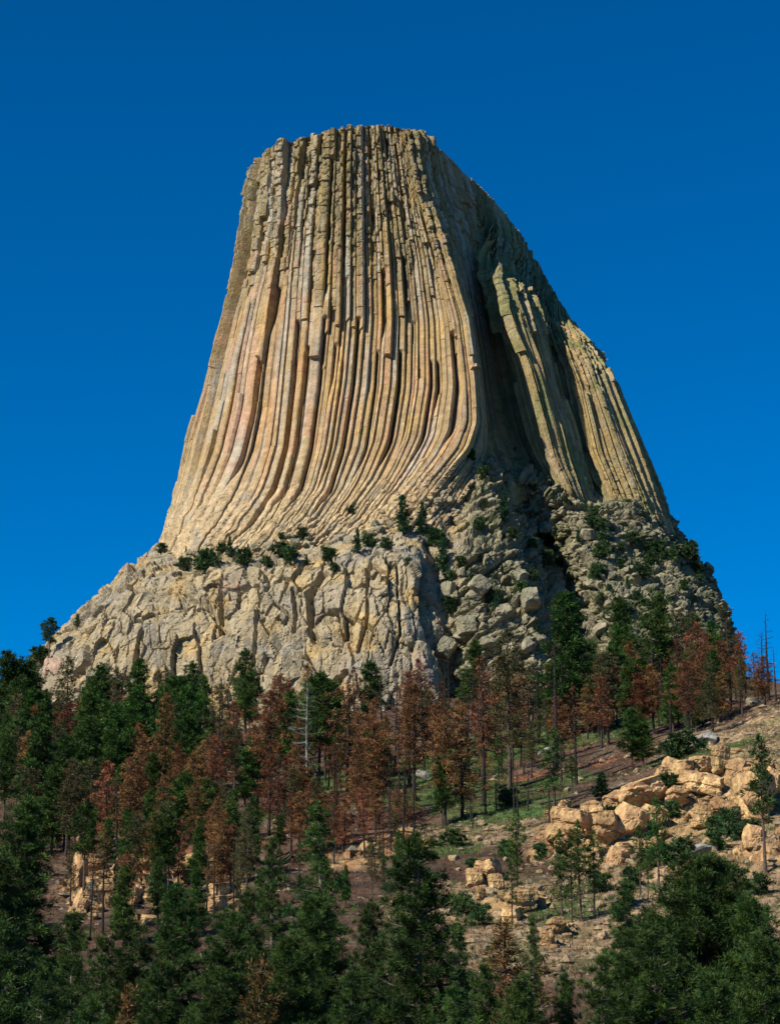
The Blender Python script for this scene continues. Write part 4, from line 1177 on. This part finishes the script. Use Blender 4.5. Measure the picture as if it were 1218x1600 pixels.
tag(blades('dry_grass', 17000, SCREE_ALL, 32, .35, .05, (.20, .17, .08), (.09, .10, .04), M_GRASS), 'dry tufts of grass scattered over the gravelly right slope', 'dry grass', kind='stuff')
tag(blades('forest_litter', 46000, None, 33, .55, .035, (.07, .045, .03), (.17, .09, .055), M_GRASS, .5), 'burnt twigs and brown undergrowth covering the forest floor', 'undergrowth', kind='stuff')

def gravel():
    X, Y, Z = scatter(15000, SCREE_ALL + ROCKY, 41, .06)
    rng = np.random.default_rng(42); n = len(X)
    base = np.array([[1, 0, 0], [0, 1, 0], [-1, 0, 0], [0, -1, 0], [0, 0, 1.], [0, 0, -1]]) * 1.0
    tri = np.array([[0, 1, 4], [1, 2, 4], [2, 3, 4], [3, 0, 4], [1, 0, 5], [2, 1, 5], [3, 2, 5], [0, 3, 5]])
    sc = rng.gamma(2.0, .11, (n, 1, 1)).clip(.1, .9)
    V = base[None] * rng.uniform(.6, 1.3, (n, 6, 3)) * sc * [1.2, 1.2, .75]
    a = rng.uniform(0, 6.28, n); ca, sa = np.cos(a)[:, None], np.sin(a)[:, None]
    V = np.stack([V[..., 0] * ca - V[..., 1] * sa, V[..., 0] * sa + V[..., 1] * ca, V[..., 2]], -1)
    V = V + np.stack([X, Y, Z], -1)[:, None]
    F = tri[None] + (np.arange(n) * 6)[:, None, None]
    c = mix([.42, .30, .16], [.25, .22, .17], rng.random(n)) * rng.uniform(.7, 1.2, (n, 1))
    tag(obj('gravel', mesh_from('gravel', V.reshape(-1, 3), F.reshape(-1, 3), M_SAND, np.repeat(c, 6, 0))), 'loose tan stones covering the dry slope on the right', 'gravel', kind='stuff')
gravel()

# ------------------------------------------------------------------ labels: what each thing looks like and where it can be found
ORD = ['first', 'second', 'third', 'fourth', 'fifth', 'sixth', 'seventh', 'eighth', 'ninth', 'tenth', 'eleventh', 'twelfth', 'thirteenth', 'fourteenth',
       'fifteenth', 'sixteenth', 'seventeenth', 'eighteenth', 'nineteenth', 'twentieth']
LOOK = {'green': ('dark green pine', 'pine tree', 'living green pines on the slope'), 'mixed': ('thin olive brown pine', 'pine tree', 'half scorched olive pines on the slope'),
        'rust': ('rust brown scorched pine', 'dead pine', 'rust coloured scorched pines'), 'burnt': ('bare blackened pine', 'burnt tree', 'bare burnt pines'),
        'sparse': ('tufted charred pine', 'dead pine', 'charred pines with rusty tufts'), 'grey': ('bleached grey dead pine', 'dead tree', 'dead trees'),
        'shrub': ('low green shrub', 'shrub', 'shrubs on the slope'), 'spire': ('small pointed pine', 'pine tree', 'small pointed pines')}
def zone(px, py):
    xs = [(120, 'at the left edge'), (260, "below the cliff's tip"), (420, 'below the left cliff'), (560, 'below the cliff crack'),
          (700, 'below the cliff corner'), (850, 'below the big boulders'), (1000, 'below the shaded gully'), (1100, 'below the right rubble'), (9999, 'on the right ridge')]
    return next(n for k, n in xs if px < k)
def row(py):
    return 'in the back row' if py < 1150 else 'in the second row' if py < 1210 else 'mid slope' if py < 1290 else 'on the lower slope' if py < 1370 else 'near the sandstone'
def rzone(px, py):
    if px < 690: return 'on the left ledge' if px < 420 else 'on the middle ledge' if px < 560 else 'on the right ledge'
    if px < 860: return 'in the boulders below the recess' if py < 900 else 'in the lowest boulders right of the cliff'
    if px < 980: return 'beside the shaded gully'
    return 'high on the right boulder slope' if py < 910 else 'low on the right boulder slope'
def label_cells(items):
    cells = {}
    for it in items: cells.setdefault(it['cell'], []).append(it)
    for c, L in cells.items():
        L.sort(key=lambda q: q['px'])
        for i, it in enumerate(L):
            one, where = c
            if len(L) == 1: lab = 'the only %s %s' % (one, where)
            elif i < len(ORD): lab = '%s %s from the left %s' % (ORD[i], one, where)
            else: lab = '%s %s from the right %s' % (ORD[len(L) - 1 - i], one, where)
            tag(it['o'], lab, it['cat'], it['group'])
for t in TREES:
    look, cat, grp = LOOK.get(t['kind'], ('green pine', 'pine tree', 'pines in the foreground'))
    t['cat'] = t['cat'] or cat; t['group'] = t['group'] or grp
    if t['label']: tag(t['o'], t['label'], t['cat'], t['group'])
    rocky = t['group'].endswith('tower')
    t['cell'] = (look, rzone(t['px'], t['py']) if rocky else row(t['py']) + ' ' + zone(t['px'], t['py']))
label_cells([t for t in TREES if not t['label']])
for b in BLD:
    if b['label']: tag(b['o'], b['label'], 'boulder', b['group'])
    look = 'broken tan boulder' if b['rock'] else 'tan stone'
    b['cell'] = (('large ' if b['w'] > 20 else '') + look, rzone(b['px'], b['py']) if b['rock'] else row(b['py']) + ' ' + zone(b['px'], b['py'])); b['cat'] = 'boulder'
label_cells([b for b in BLD if not b['label']])
for l in LOGS: l.update(cell=('charred fallen log', row(l['py']) + ' ' + zone(l['px'], l['py'])), cat='fallen log', group='charred logs lying on the slope')
label_cells(LOGS)
